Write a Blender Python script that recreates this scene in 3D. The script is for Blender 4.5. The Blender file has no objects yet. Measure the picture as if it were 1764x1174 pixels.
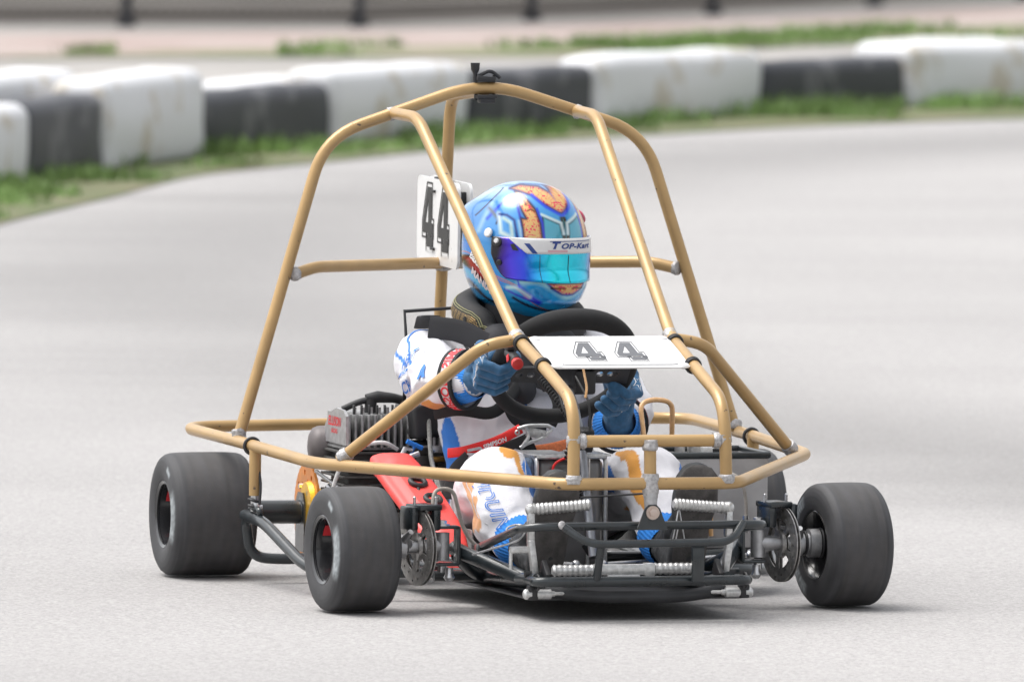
import bpy, bmesh, math, random
import numpy as np
from mathutils import Vector, Matrix, noise
from mathutils.bvhtree import BVHTree
from mathutils.geometry import tessellate_polygon
R = math.radians
random.seed(4)
sc = bpy.context.scene
col = sc.collection

# ------------------------------------------------------------------ camera, sky, sun
cd = bpy.data.cameras.new('camera'); cam = bpy.data.objects.new('camera', cd); col.objects.link(cam)
PITCH, ROLL, KYAW = R(3.07), R(0.54), R(15.2)
fw = Vector((0, math.cos(PITCH), -math.sin(PITCH))); rt = Vector((1, 0, 0)); up = rt.cross(fw)
r2 = rt*math.cos(ROLL) + up*math.sin(ROLL); u2 = -rt*math.sin(ROLL) + up*math.cos(ROLL)
M = Matrix((r2, u2, -fw)).transposed().to_4x4(); M.translation = Vector((-0.186, -28, 2.055))
cam.matrix_world = M
cd.sensor_width = 36; cd.lens = 23240/1764*36; cd.clip_start = 1; cd.clip_end = 1000
cd.dof.use_dof = True; cd.dof.focus_distance = 28.15; cd.dof.aperture_fstop = 9.0
sc.camera = cam
w = bpy.data.worlds.new('World'); sc.world = w; w.use_nodes = True
nt = w.node_tree; bg = nt.nodes['Background']
SUN_EL, SUN_AZ = R(66), R(-80)          # azimuth measured from +Y (away from camera), negative = left
sky = nt.nodes.new('ShaderNodeTexSky'); sky.sky_type = 'NISHITA'; sky.sun_disc = False
sky.sun_elevation = SUN_EL; sky.sun_rotation = SUN_AZ; sky.air_density = 1.0; sky.dust_density = 4.0; sky.ozone_density = 1.0
hs = nt.nodes.new('ShaderNodeHueSaturation'); hs.inputs['Saturation'].default_value = 0.16
nt.links.new(sky.outputs[0], hs.inputs['Color']); nt.links.new(hs.outputs[0], bg.inputs['Color'])
bg.inputs['Strength'].default_value = 0.15
sd = bpy.data.lights.new('sun', 'SUN'); sd.energy = 1.15; sd.angle = R(40); sd.color = (1, .97, .93)
sun = bpy.data.objects.new('sun', sd); col.objects.link(sun)
sdir = Vector((math.sin(SUN_AZ)*math.cos(SUN_EL), math.cos(SUN_AZ)*math.cos(SUN_EL), math.sin(SUN_EL)))
sun.rotation_euler = sdir.to_track_quat('Z', 'Y').to_euler(); sun.location = (0, 0, 20)
vs = sc.view_settings; vs.view_transform = 'Standard'; vs.look = 'None'; vs.gamma = 1; vs.exposure = 1.0

# ------------------------------------------------------------------ materials
def mat(name, c, rough=.5, metal=0., noise_amt=.0, nscale=40., bump=0., bscale=200., coat=0., spec=.5, attr=None, sheen=0.):
    m = bpy.data.materials.new(name); m.use_nodes = True
    n = m.node_tree.nodes; l = m.node_tree.links; b = n['Principled BSDF']
    b.inputs['Roughness'].default_value = rough; b.inputs['Metallic'].default_value = metal
    b.inputs['Coat Weight'].default_value = coat; b.inputs['Coat Roughness'].default_value = .06
    b.inputs['Specular IOR Level'].default_value = spec
    b.inputs['Sheen Weight'].default_value = sheen
    tc = n.new('ShaderNodeTexCoord')
    src = None
    if attr:
        a = n.new('ShaderNodeVertexColor'); a.layer_name = attr; src = a.outputs['Color']
    if noise_amt > 0:
        t = n.new('ShaderNodeTexNoise'); t.inputs['Scale'].default_value = nscale; t.inputs['Detail'].default_value = 5
        l.new(tc.outputs['Object'], t.inputs['Vector'])
        mr = n.new('ShaderNodeMapRange'); mr.inputs[1].default_value = .3; mr.inputs[2].default_value = .7
        mr.inputs[3].default_value = 1-noise_amt; mr.inputs[4].default_value = 1+noise_amt
        l.new(t.outputs['Fac'], mr.inputs[0])
        mx = n.new('ShaderNodeVectorMath'); mx.operation = 'SCALE'
        if src: l.new(src, mx.inputs[0])
        else: mx.inputs[0].default_value = c[:3]
        l.new(mr.outputs[0], mx.inputs['Scale']); l.new(mx.outputs[0], b.inputs['Base Color'])
        m2 = n.new('ShaderNodeMapRange'); m2.inputs[3].default_value = max(0, rough-.08); m2.inputs[4].default_value = min(1, rough+.12)
        l.new(t.outputs['Fac'], m2.inputs[0]); l.new(m2.outputs[0], b.inputs['Roughness'])
    elif src: l.new(src, b.inputs['Base Color'])
    else: b.inputs['Base Color'].default_value = (*c[:3], 1)
    if bump > 0:
        t2 = n.new('ShaderNodeTexNoise'); t2.inputs['Scale'].default_value = bscale; t2.inputs['Detail'].default_value = 4
        l.new(tc.outputs['Object'], t2.inputs['Vector'])
        bp = n.new('ShaderNodeBump'); bp.inputs['Strength'].default_value = bump; bp.inputs['Distance'].default_value = .002
        l.new(t2.outputs['Fac'], bp.inputs['Height']); l.new(bp.outputs[0], b.inputs['Normal'])
    m.diffuse_color = (*c[:3], 1)
    return m

GOLD = mat('bronze_gold_paint', (.40, .258, .112), .33, .25, .10, 14, .05, 300)
n_ = GOLD.node_tree.nodes; l_ = GOLD.node_tree.links; b_ = n_['Principled BSDF']; src_ = b_.inputs['Base Color'].links[0].from_socket
tc_ = n_.new('ShaderNodeTexCoord'); t_ = n_.new('ShaderNodeTexNoise'); t_.inputs['Scale'].default_value = 55; t_.inputs['Detail'].default_value = 6; l_.new(tc_.outputs['Object'], t_.inputs['Vector'])
m_ = n_.new('ShaderNodeMapRange'); m_.inputs[1].default_value = .685; m_.inputs[2].default_value = .71; l_.new(t_.outputs['Fac'], m_.inputs[0])
x_ = n_.new('ShaderNodeMix'); x_.data_type = 'RGBA'; l_.new(m_.outputs[0], x_.inputs['Factor']); l_.new(src_, x_.inputs[6]); x_.inputs[7].default_value = (.10, .07, .05, 1); l_.new(x_.outputs[2], b_.inputs['Base Color'])
WELD = mat('raw_weld_metal', (.40, .39, .39), .5, .45, .30, 160, .6, 260)
BLK = mat('black_enamel', (.016, .021, .024), .28, 0, .25, 30, coat=.35)
BLKM = mat('black_satin', (.018, .018, .020), .5, 0, .2, 40)
RUB = mat('hose_rubber', (.022, .022, .023), .55, 0, .2, 60)
ALU = mat('cast_aluminium', (.42, .42, .43), .42, .75, .18, 80, .12, 300)
ALUB = mat('bright_aluminium', (.56, .56, .555), .36, .7, .2, 120, .1, 300)
STEEL = mat('steel', (.55, .55, .56), .28, .9, .15, 120)
RIMB = mat('black_rim', (.018, .018, .020), .2, 0, .1, 30, coat=.4)
RED = mat('red_plastic', (.80, .075, .065), .5, 0, .08, 12, coat=.1)
REDB = mat('red_webbing', (.72, .018, .015), .6, 0, .1, 200)
WHT = mat('white_plastic', (.66, .66, .66), .28, 0, .03, 12, coat=.3)
WHTM = mat('white_paint_mark', (.75, .75, .75), .5)
INK = mat('black_gloss_vinyl', (.012, .012, .016), .12, 0, coat=.6)
INKM = mat('black_print', (.02, .02, .02), .5)
BLUEP = mat('blue_print', (.03, .16, .52), .6)
NAVYP = mat('navy_print', (.02, .05, .22), .5)
REDP = mat('red_print', (.65, .03, .04), .6)
BLUEK = mat('blue_plastic', (.02, .18, .60), .4)
ORNG = mat('orange_anodised', (.60, .22, .045), .4, .35, .15, 40)
GOLDA = mat('gold_anodised', (.85, .48, .03), .3, .6, .1, 40)
EXH = mat('grey_brown_silencer', (.115, .10, .10), .5, .2, .2, 20)
SUEDE = mat('black_suede', (.013, .013, .014), .95, 0, .2, 100, sheen=.02)
SOLE = mat('grey_shoe_sole', (.085, .080, .078), .85, 0, .35, 50, .5, 300)
SHOE = mat('black_shoe_suede', (.040, .042, .045), .75, 0, .3, 60, .3, 250)
STRAP = mat('black_webbing', (.011, .011, .012), .75, 0, .15, 60, .2, 700)
NEO = mat('black_neoprene', (.020, .020, .023), .7, 0, .15, 30)
TANKG = mat('smoked_tank', (.15, .145, .143), .3, .1, .3, 12, coat=.4)
BRUSH = mat('brushed_sheet', (.36, .35, .35), .42, .55, .12, 25)
HOSE = mat('grey_brake_hose', (.30, .27, .24), .45, 0, .15, 100)
AMBER = mat('amber_fuel_hose', (.62, .36, .16), .25, 0, .1, 60, coat=.4)
WIREW = mat('white_cable', (.62, .61, .60), .4)
GLOVE = mat('blue_suede_glove', (.027, .105, .215), .8, 0, .22, 90, .3, 400, sheen=.15)
GLOVED = mat('dark_navy_glove_panel', (.012, .04, .09), .8, 0, .2, 90)
CARB = mat('seat_fibreglass', (.05, .05, .052), .35, 0, .3, 30, coat=.5)
RBRED = mat('red_rubber_cap', (.55, .03, .03), .45)
DISC = mat('worn_brake_disc', (.36, .35, .34), .35, .85, .35, 90, .2, 200)
PAN = mat('floor_tray', (.030, .031, .034), .45, .2, .3, 12)
CHAIN = mat('chain_link_wire', (.10, .085, .075), .6, .2)
POSTM = mat('dark_post_paint', (.035, .036, .042), .6, 0, .2, 8)

# ------------------------------------------------------------------ mesh helpers
BASE = {}
SEP = set('weld_bead rubber_clamp fixing_washer cable_tie plate_bracket wheel_nut sprocket_bolt bleed_nipple spoke_bolt head_stud seat_bracket battery_terminal footrest_bar pedal_spring_wire pedal_pivot column_bearing column_mount carb_linkage engine_linkage hub_clamp bumper_clamp rubber_grommet retaining_cable loom_cable amber_wire seat_edge fuel_hose zip_tie kingpin_bolt kingpin_yoke side_stripe glove_piping belt_strap belt_buckle tank_frame battery clevis brake_hose hose_fitting bolt visor_knob'.split())
def V(*a): return Vector(a)
def link(me, name, parent=None, kind=None):
    o = bpy.data.objects.new(name, me); col.objects.link(o)
    if parent is not None: o.parent = parent
    if kind: o['kind'] = kind
    if parent is not None and parent.name in BASE: BASE[o.name] = BASE[parent.name]
    return o
def tag(o, label, cat, group=None, kind=None):
    o['label'] = label; o['category'] = cat
    if group: o['group'] = group
    if kind: o['kind'] = kind
    return o
def fillet(pts, rad=.05, seg=7, closed=False):
    P = [Vector(p[:3]) for p in pts]; rr = [(p[3] if len(p) > 3 else rad) for p in pts]
    out = []; n = len(P)
    for i, p in enumerate(P):
        if not closed and i in (0, n-1): out.append(p); continue
        a, b = P[i-1], P[(i+1) % n]; da = (a-p); db = (b-p)
        t = min(rr[i], da.length*.48, db.length*.48); pa = p+da.normalized()*t; pb = p+db.normalized()*t
        for k in range(seg+1):
            s = k/seg; out.append(pa*(1-s)**2 + p*2*s*(1-s) + pb*s*s)
    return out
class MB:
    def __init__(s): s.v = []; s.f = []; s.mi = []; s.cur = 0
    def add(s, v, f):
        k = len(s.v); s.v += [tuple(x) for x in v]; s.f += [tuple(i+k for i in q) for q in f]; s.mi += [s.cur]*len(f); return s
    def tube(s, pts, r, n=14, closed=False, flat=None, upv=None):
        P = [Vector(p) for p in pts]; m = len(P); vs = []; fs = []
        prev = None
        for i in range(m):
            if closed: t = (P[(i+1) % m]-P[i-1])
            else: t = P[min(i+1, m-1)]-P[max(i-1, 0)]
            t.normalize()
            if upv is not None:
                b = Vector(upv[i] if isinstance(upv, list) else upv); u = (b-t*b.dot(t)).normalized()
            elif prev is None:
                a = V(0, 0, 1) if abs(t.z) < .9 else V(1, 0, 0); u = (a-t*a.dot(t)).normalized()
            else: u = (prev-t*prev.dot(t)).normalized()
            prev = u; wv = t.cross(u); rr = r[i] if isinstance(r, (list, tuple)) else r
            ru, rw = (rr, rr) if flat is None else (rr*flat[0], rr*flat[1])
            for k in range(n):
                a = 2*math.pi*k/n; vs.append(P[i]+u*math.cos(a)*ru+wv*math.sin(a)*rw)
        for i in range(m if closed else m-1):
            j = (i+1) % m
            for k in range(n): fs.append((i*n+k, i*n+(k+1) % n, j*n+(k+1) % n, j*n+k))
        if not closed: fs.append(tuple(range(n))[::-1]); fs.append(tuple((m-1)*n+k for k in range(n)))
        return s.add(vs, fs)
    def cyl(s, a, b, r, r2=None, n=20):
        return s.tube([a, b], [r, r if r2 is None else r2], n)
    def caps(s, a, b, ra, rb, n=16):          # tapered capsule
        a, b = Vector(a), Vector(b); d = (b-a); L = d.length; d.normalize(); P = []; rr = []
        for k in range(5): t = math.pi/2*(k/5); P.append(a-d*ra*math.cos(t)); rr.append(max(ra*math.sin(t), ra*.03))
        P.append(a); rr.append(ra); P.append(b); rr.append(rb)
        for k in range(4, -1, -1): t = math.pi/2*(k/5); P.append(b+d*rb*math.cos(t)); rr.append(max(rb*math.sin(t), rb*.03))
        return s.tube(P, rr, n)
    def lathe(s, prof, o, ax, n=48, closed=False, caps=True):
        o = Vector(o); ax = Vector(ax).normalized(); u = ax.orthogonal().normalized(); wv = ax.cross(u); vs = []; fs = []; m = len(prof)
        for h, r in prof:
            for k in range(n): a = 2*math.pi*k/n; vs.append(o+ax*h+(u*math.cos(a)+wv*math.sin(a))*r)
        for i in range(m if closed else m-1):
            j = (i+1) % m
            for k in range(n): fs.append((i*n+k, j*n+k, j*n+(k+1) % n, i*n+(k+1) % n))
        if not closed and caps: fs.append(tuple(range(n))); fs.append(tuple((m-1)*n+k for k in range(n))[::-1])
        return s.add(vs, fs)
    def box(s, c, size, rot=None, bev=.004, seg=2):
        bm = bmesh.new(); bmesh.ops.create_cube(bm, size=1)
        for q in bm.verts: q.co = Vector((q.co.x*size[0], q.co.y*size[1], q.co.z*size[2]))
        if bev: bmesh.ops.bevel(bm, geom=list(bm.edges), offset=min(bev, min(size)*.45), segments=seg, affect='EDGES', profile=.5)
        if rot is None: m = Matrix.Identity(3)
        elif isinstance(rot, Matrix): m = rot.to_3x3()
        else: m = Matrix.Rotation(rot[2], 3, 'Z') @ Matrix.Rotation(rot[1], 3, 'Y') @ Matrix.Rotation(rot[0], 3, 'X')
        bm.verts.index_update()
        vs = [m @ q.co + Vector(c) for q in bm.verts]; fs = [[q.index for q in f.verts] for f in bm.faces]; bm.free()
        return s.add(vs, fs)
    def ball(s, c, r, n=16, m=10):
        c = Vector(c); rx, ry, rz = r if isinstance(r, (tuple, list)) else (r, r, r); vs = []; fs = []
        for i in range(m+1):
            t = math.pi*(i+.02)/(m+.04)
            for k in range(n): a = 2*math.pi*k/n; vs.append(c+V(rx*math.sin(t)*math.cos(a), ry*math.sin(t)*math.sin(a), rz*math.cos(t)))
        for i in range(m):
            for k in range(n): fs.append((i*n+k, (i+1)*n+k, (i+1)*n+(k+1) % n, i*n+(k+1) % n))
        fs.append(tuple(range(n))); fs.append(tuple(m*n+k for k in range(n))[::-1])
        return s.add(vs, fs)
    def torus(s, c, ax, R1, r, n=36, m=12):
        ax = Vector(ax).normalized(); u = ax.orthogonal().normalized(); wv = ax.cross(u)
        return s.tube([Vector(c)+(u*math.cos(2*math.pi*k/n)+wv*math.sin(2*math.pi*k/n))*R1 for k in range(n)], r, m, closed=True)
    def prism(s, poly, o, ex, ey, th, holes=()):   # flat polygon in (ex,ey), extruded by th along ex x ey
        o, ex, ey = Vector(o), Vector(ex).normalized(), Vector(ey).normalized(); nz = ex.cross(ey)
        loops = [poly]+list(holes); allp = [p for l in loops for p in l]; m = len(allp)
        tri = tessellate_polygon([[V(p[0], p[1], 0) for p in l] for l in loops])
        vs = [o+ex*p[0]+ey*p[1] for p in allp]+[o+ex*p[0]+ey*p[1]+nz*th for p in allp]
        fs = []
        for t in tri:
            a, b, c = [allp[i] for i in t]
            if (b[0]-a[0])*(c[1]-a[1])-(b[1]-a[1])*(c[0]-a[0]) < 0: t = t[::-1]
            fs.append(tuple(i+m for i in t)); fs.append(tuple(t)[::-1])
        k = 0
        for l in loops:
            q = len(l)
            for i in range(q): fs.append((k+i, k+(i+1) % q, k+(i+1) % q+m, k+i+m))
            k += q
        return s.add(vs, fs)
    def mesh(s, name='m', off=None):
        me = bpy.data.meshes.new(name); vv = s.v if off is None else [tuple(Vector(p)-off) for p in s.v]
        me.from_pydata(vv, [], s.f); bm = bmesh.new(); bm.from_mesh(me)
        bmesh.ops.recalc_face_normals(bm, faces=bm.faces); bm.to_mesh(me); bm.free(); return me
    def clusters(s):
        n = len(s.v); par = list(range(n))
        def find(a):
            while par[a] != a: par[a] = par[par[a]]; a = par[a]
            return a
        for f in s.f:
            a = find(f[0])
            for i in f[1:]:
                b = find(i)
                if a != b: par[b] = a
        comp = {}
        for i in range(n): comp.setdefault(find(i), []).append(i)
        cl = []
        for ids in comp.values():
            P = np.array([s.v[i] for i in ids]); cl.append([P.min(0), P.max(0), set(ids)])
        go = True
        while go:
            go = False
            for i in range(len(cl)):
                for j in range(i+1, len(cl)):
                    if (cl[i][0] <= cl[j][1]+.0005).all() and (cl[j][0] <= cl[i][1]+.0005).all():
                        cl[i] = [np.minimum(cl[i][0], cl[j][0]), np.maximum(cl[i][1], cl[j][1]), cl[i][2] | cl[j][2]]; cl.pop(j); go = True; break
                if go: break
        out = []
        for c in cl:
            m2 = MB(); mp = {}
            for i in sorted(c[2]): mp[i] = len(m2.v); m2.v.append(s.v[i])
            for f, q in zip(s.f, s.mi):
                if f[0] in mp: m2.f.append(tuple(mp[i] for i in f)); m2.mi.append(q)
            out.append(m2)
        return out
    def build(s, name, m, parent=None, sharp=38, kind=None):
        if name in SEP:
            r = None
            for c in s.clusters(): r = c._build(name, m, parent, sharp, kind)
            return r
        return s._build(name, m, parent, sharp, kind)
    def _build(s, name, m, parent=None, sharp=38, kind=None):
        me = s.mesh(name, BASE.get(parent.name) if parent is not None else None)
        for x in (m if isinstance(m, list) else [m]): me.materials.append(x)
        if len(me.polygons) == len(s.mi): me.polygons.foreach_set('material_index', s.mi)
        me.polygons.foreach_set('use_smooth', [True]*len(me.polygons)); me.set_sharp_from_angle(angle=R(sharp))
        return link(me, name, parent, kind)
def empty(name, loc, rz=0):
    o = bpy.data.objects.new(name, None); col.objects.link(o); o.location = loc; o.rotation_euler = (0, 0, rz); o.empty_display_size = .2; return o
def bake(me_in, mods):
    ob = bpy.data.objects.new('tmp', me_in); col.objects.link(ob)
    for t, kw in mods:
        md = ob.modifiers.new(t, t)
        for k, v in kw.items(): setattr(md, k, v)
    dg = bpy.context.evaluated_depsgraph_get(); me = bpy.data.meshes.new_from_object(ob.evaluated_get(dg))
    bpy.data.objects.remove(ob); return me
def fused(mb, voxel, it=6, fac=.5):
    return bake(mb.mesh(), [('REMESH', dict(mode='VOXEL', voxel_size=voxel)), ('SMOOTH', dict(iterations=it, factor=fac))])
def finish(me, name, m, parent, smooth=True):
    if parent is not None and parent.name in BASE:
        o = BASE[parent.name]
        for q in me.vertices: q.co -= o
    me.materials.clear()
    for x in (m if isinstance(m, list) else [m]): me.materials.append(x)
    me.polygons.foreach_set('use_smooth', [smooth]*len(me.polygons)); me.name = name
    return link(me, name, parent)
def text2d(txt, size, bold=0., shear=0., L=.006, space=1.):
    cu = bpy.data.curves.new('t', 'FONT'); cu.body = txt; cu.size = size; cu.offset = bold; cu.shear = shear; cu.align_x = 'CENTER'; cu.align_y = 'CENTER'; cu.resolution_u = 3; cu.space_character = space
    ob = bpy.data.objects.new('t', cu); col.objects.link(ob); dg = bpy.context.evaluated_depsgraph_get()
    me = bpy.data.meshes.new_from_object(ob.evaluated_get(dg)); bpy.data.objects.remove(ob)
    return subdiv2d([(q.co.x, q.co.y) for q in me.vertices], [tuple(p.vertices) for p in me.polygons], L)
def subdiv2d(vs, fs, L):
    bm = bmesh.new(); bv = [bm.verts.new((x, y, 0)) for x, y in vs]
    for f in fs:
        try: bm.faces.new([bv[i] for i in f])
        except ValueError: pass
    bmesh.ops.triangulate(bm, faces=bm.faces)
    for _ in range(4):
        e = [q for q in bm.edges if q.calc_length() > L]
        if not e: break
        bmesh.ops.subdivide_edges(bm, edges=e, cuts=1); bmesh.ops.triangulate(bm, faces=bm.faces)
    bm.verts.index_update(); r = [(q.co.x, q.co.y) for q in bm.verts], [tuple(x.index for x in f.verts) for f in bm.faces]; bm.free(); return r
def poly2d(loops, L=.006):
    allp = [p for l in loops for p in l]; return subdiv2d(allp, [tuple(t) for t in tessellate_polygon([[V(p[0], p[1], 0) for p in l] for l in loops])], L)
def ribbon2d(pts, wd, closed=False):
    P = [Vector(p) for p in pts]; n = len(P); vs = []; fs = []
    for i in range(n):
        a = P[i-1] if (closed or i) else P[0]; b = P[(i+1) % n] if (closed or i < n-1) else P[-1]; t = (b-a).normalized(); nn = Vector((-t.y, t.x))
        vs += [tuple(P[i]+nn*wd/2), tuple(P[i]-nn*wd/2)]
    for i in range(n if closed else n-1): j = (i+1) % n; fs.append((2*i, 2*i+1, 2*j+1, 2*j))
    return vs, fs
def decal(mb, m2, o, ex, ey, bvh, off=.0012, dist=.25):   # press a flat shape onto a surface
    vs, fs = m2; o = Vector(o); ex = Vector(ex).normalized(); ey = Vector(ey); ey = (ey-ex*ey.dot(ex)).normalized(); nz = ex.cross(ey)
    idx = {}; out = []
    for i, (x, y) in enumerate(vs):
        h = bvh.ray_cast(o+ex*x+ey*y+nz*dist*.5, -nz, dist)
        if h[0] is not None: idx[i] = len(out); out.append(h[0]+nz*off*.5+h[1]*off)
    ff = [tuple(idx[i] for i in f) for f in fs if all(i in idx for i in f)]
    ff = [f for f in ff if all((out[f[k]]-out[f[k-1]]).length < .016 for k in range(len(f)))]
    return mb.add(out, ff)
def fbm(p, s, oct=3):
    return noise.fractal(Vector(p)*s, 1.0, 2.0, oct)
def bvh_of(me): return BVHTree.FromPolygons([q.co.copy() for q in me.vertices], [tuple(p.vertices) for p in me.polygons])

# ------------------------------------------------------------------ ground, verge, track
def gmat(name, c1, c2, s1, s2, fine=.25, bump=.4):
    m = bpy.data.materials.new(name); m.use_nodes = True; n = m.node_tree.nodes; l = m.node_tree.links; b = n['Principled BSDF']
    tc = n.new('ShaderNodeTexCoord'); t = n.new('ShaderNodeTexNoise'); t.inputs['Scale'].default_value = s1; t.inputs['Detail'].default_value = 4
    l.new(tc.outputs['Object'], t.inputs['Vector']); cr = n.new('ShaderNodeValToRGB'); cr.color_ramp.elements[0].position = .35; cr.color_ramp.elements[1].position = .65
    cr.color_ramp.elements[0].color = (*c1, 1); cr.color_ramp.elements[1].color = (*c2, 1); l.new(t.outputs['Fac'], cr.inputs[0])
    t2 = n.new('ShaderNodeTexNoise'); t2.inputs['Scale'].default_value = s2; t2.inputs['Detail'].default_value = 6; t2.inputs['Roughness'].default_value = .7
    l.new(tc.outputs['Object'], t2.inputs['Vector']); mr = n.new('ShaderNodeMapRange'); mr.inputs[1].default_value = .25; mr.inputs[2].default_value = .75
    mr.inputs[3].default_value = 1-fine; mr.inputs[4].default_value = 1+fine; l.new(t2.outputs['Fac'], mr.inputs[0])
    mx = n.new('ShaderNodeVectorMath'); mx.operation = 'SCALE'; l.new(cr.outputs[0], mx.inputs[0]); l.new(mr.outputs[0], mx.inputs['Scale'])
    l.new(mx.outputs[0], b.inputs['Base Color']); b.inputs['Roughness'].default_value = .88; b.inputs['Specular IOR Level'].default_value = .3
    if bump:
        bp = n.new('ShaderNodeBump'); bp.inputs['Strength'].default_value = bump; bp.inputs['Distance'].default_value = .004
        l.new(t2.outputs['Fac'], bp.inputs['Height']); l.new(bp.outputs[0], b.inputs['Normal'])
    return m
RCX, RCY, RCR = 21.0, 14.7, 22.2
def asphalt():
    m = gmat('worn_light_asphalt', (.305, .296, .292), (.328, .318, .313), .35, 150, .34, .6)
    n = m.node_tree.nodes; l = m.node_tree.links; b = n['Principled BSDF']
    src = b.inputs['Base Color'].links[0].from_socket
    tc = n.new('ShaderNodeTexCoord'); mp = n.new('ShaderNodeMapping'); mp.inputs['Scale'].default_value = (.12, .55, 1); mp.inputs['Rotation'].default_value = (0, 0, R(-8))
    l.new(tc.outputs['Object'], mp.inputs[0]); t = n.new('ShaderNodeTexNoise'); t.inputs['Scale'].default_value = 1.0; t.inputs['Detail'].default_value = 3; l.new(mp.outputs[0], t.inputs['Vector'])
    cr = n.new('ShaderNodeMapRange'); cr.inputs[1].default_value = .32; cr.inputs[2].default_value = .55; cr.inputs[3].default_value = .93; cr.inputs[4].default_value = 1.01; l.new(t.outputs['Fac'], cr.inputs[0])
    # aggregate speckle
    vo = n.new('ShaderNodeTexVoronoi'); vo.inputs['Scale'].default_value = 150; l.new(tc.outputs['Object'], vo.inputs['Vector'])
    m3 = n.new('ShaderNodeMapRange'); m3.inputs[1].default_value = 0; m3.inputs[2].default_value = 1; m3.inputs[3].default_value = .86; m3.inputs[4].default_value = 1.14
    sx = n.new('ShaderNodeSeparateColor'); l.new(vo.outputs['Color'], sx.inputs[0]); l.new(sx.outputs[0], m3.inputs[0])
    mu = n.new('ShaderNodeMath'); mu.operation = 'MULTIPLY'; l.new(cr.outputs[0], mu.inputs[0]); l.new(m3.outputs[0], mu.inputs[1])
    # rubbered racing line: a worn darker ring that follows the bend
    dn = n.new('ShaderNodeVectorMath'); dn.operation = 'DISTANCE'; dn.inputs[1].default_value = (RCX, RCY, 0); l.new(tc.outputs['Object'], dn.inputs[0])
    sb = n.new('ShaderNodeMath'); sb.operation = 'SUBTRACT'; l.new(dn.outputs['Value'], sb.inputs[0]); sb.inputs[1].default_value = RCR
    ad = n.new('ShaderNodeMath'); ad.operation = 'MULTIPLY_ADD'; l.new(t.outputs['Fac'], ad.inputs[0]); ad.inputs[1].default_value = 1.6; l.new(sb.outputs[0], ad.inputs[2])
    ab = n.new('ShaderNodeMath'); ab.operation = 'ABSOLUTE'; s8 = n.new('ShaderNodeMath'); s8.operation = 'SUBTRACT'; s8.inputs[1].default_value = .8; l.new(ad.outputs[0], s8.inputs[0]); l.new(s8.outputs[0], ab.inputs[0])
    rg = n.new('ShaderNodeMapRange'); rg.interpolation_type = 'SMOOTHSTEP'; rg.inputs[1].default_value = 0; rg.inputs[2].default_value = 1.5; rg.inputs[3].default_value = .75; rg.inputs[4].default_value = 1; l.new(ab.outputs[0], rg.inputs[0])
    mv = n.new('ShaderNodeMath'); mv.operation = 'MULTIPLY'; l.new(mu.outputs[0], mv.inputs[0]); l.new(rg.outputs[0], mv.inputs[1])
    mx = n.new('ShaderNodeVectorMath'); mx.operation = 'SCALE'; l.new(src, mx.inputs[0]); l.new(mv.outputs[0], mx.inputs['Scale']); l.new(mx.outputs[0], b.inputs['Base Color'])
    return m
def sheet(name, poly, z, m, kind='structure'):
    mb = MB(); mb.add([(x, y, z) for x, y in poly], [tuple(range(len(poly)))])
    me = bpy.data.meshes.new(name); me.from_pydata(mb.v, [], mb.f); bm = bmesh.new(); bm.from_mesh(me); bmesh.ops.triangulate(bm, faces=bm.faces)
    bmesh.ops.recalc_face_normals(bm, faces=bm.faces)
    if sum(f.normal.z for f in bm.faces) < 0: bmesh.ops.reverse_faces(bm, faces=bm.faces)
    bm.to_mesh(me); bm.free(); me.materials.append(m); return link(me, name, None, kind)
def smooth_curve(P, n=8):
    out = []
    for i in range(len(P)-1):
        p0, p1, p2, p3 = [Vector(P[max(0, min(len(P)-1, i+k))]) for k in (-1, 0, 1, 2)]
        for k in range(n):
            t = k/n; out.append(tuple(.5*((2*p1)+(p2-p0)*t+(2*p0-5*p1+4*p2-p3)*t*t+(3*p1-p0-3*p2+p3)*t**3)))
    out.append(tuple(P[-1])); return out
EDGE = smooth_curve([(-9, -40), (-6, -20), (-3.6, -2), (-2.75, 8), (-2.32, 13), (-1.99, 16.3), (-1.91, 17.39), (-1.61, 19.5), (-1.33, 21.5), (-.85, 22.9), (-.33, 24.4), (.17, 25.4), (.79, 26.5), (1.45, 27.4), (1.93, 27.9), (3.2, 29), (7, 31.5), (20, 36), (60, 42)])
bp_ = [(-9.9, -40), (-7, -20), (-4.5, -2), (-3.4, 8), (-2.9, 13), (-2.5, 16.5), (-2.22, 18.9), (-1.94, 20.65), (-1.69, 21.88), (-1.36, 23.26), (-.9, 24.62), (-.34, 25.7), (.15, 26.75), (.85, 28.08), (1.49, 29.11), (2.23, 30.13), (3.1, 31), (7, 33.6), (20, 38.5), (60, 45)]
sheet('ground', [(-150, -80), (150, -80), (150, 250), (-150, 250)], -.012, gmat('pale_concrete_hardstanding', (.26, .25, .235), (.32, .305, .29), .5, 60, .15))
sheet('track', [(150, -70), (150, 44)]+EDGE[::-1]+[(-9, -70)], -.004, asphalt())
verge_back = smooth_curve([(x-.55, y+1.15) for x, y in bp_])
sheet('verge', EDGE+verge_back[::-1], .001, gmat('verge_soil_and_turf', (.085, .115, .045), (.16, .145, .09), 3, 60, .3))
DIRT = gmat('pinkish_dirt', (.30, .235, .215), (.35, .30, .28), .8, 40, .2)
GRS = gmat('far_turf', (.26, .22, .175), (.13, .165, .07), 2.5, 50, .3)
fg_n = [(-20, 30), (-6, 32.4), (-2.69, 34.3), (-1.63, 34.9), (-.69, 35.1), (.4, 35.8), (1.26, 37.4), (2.57, 39.1), (6, 43), (16, 52)]
fg_f = [(-20, 30.6), (-6, 32.9), (-2.72, 34.6), (-1.66, 35.9), (-.7, 36.6), (.42, 37.7), (1.3, 39.6), (2.65, 41.5), (6, 46), (16, 55)]
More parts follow.
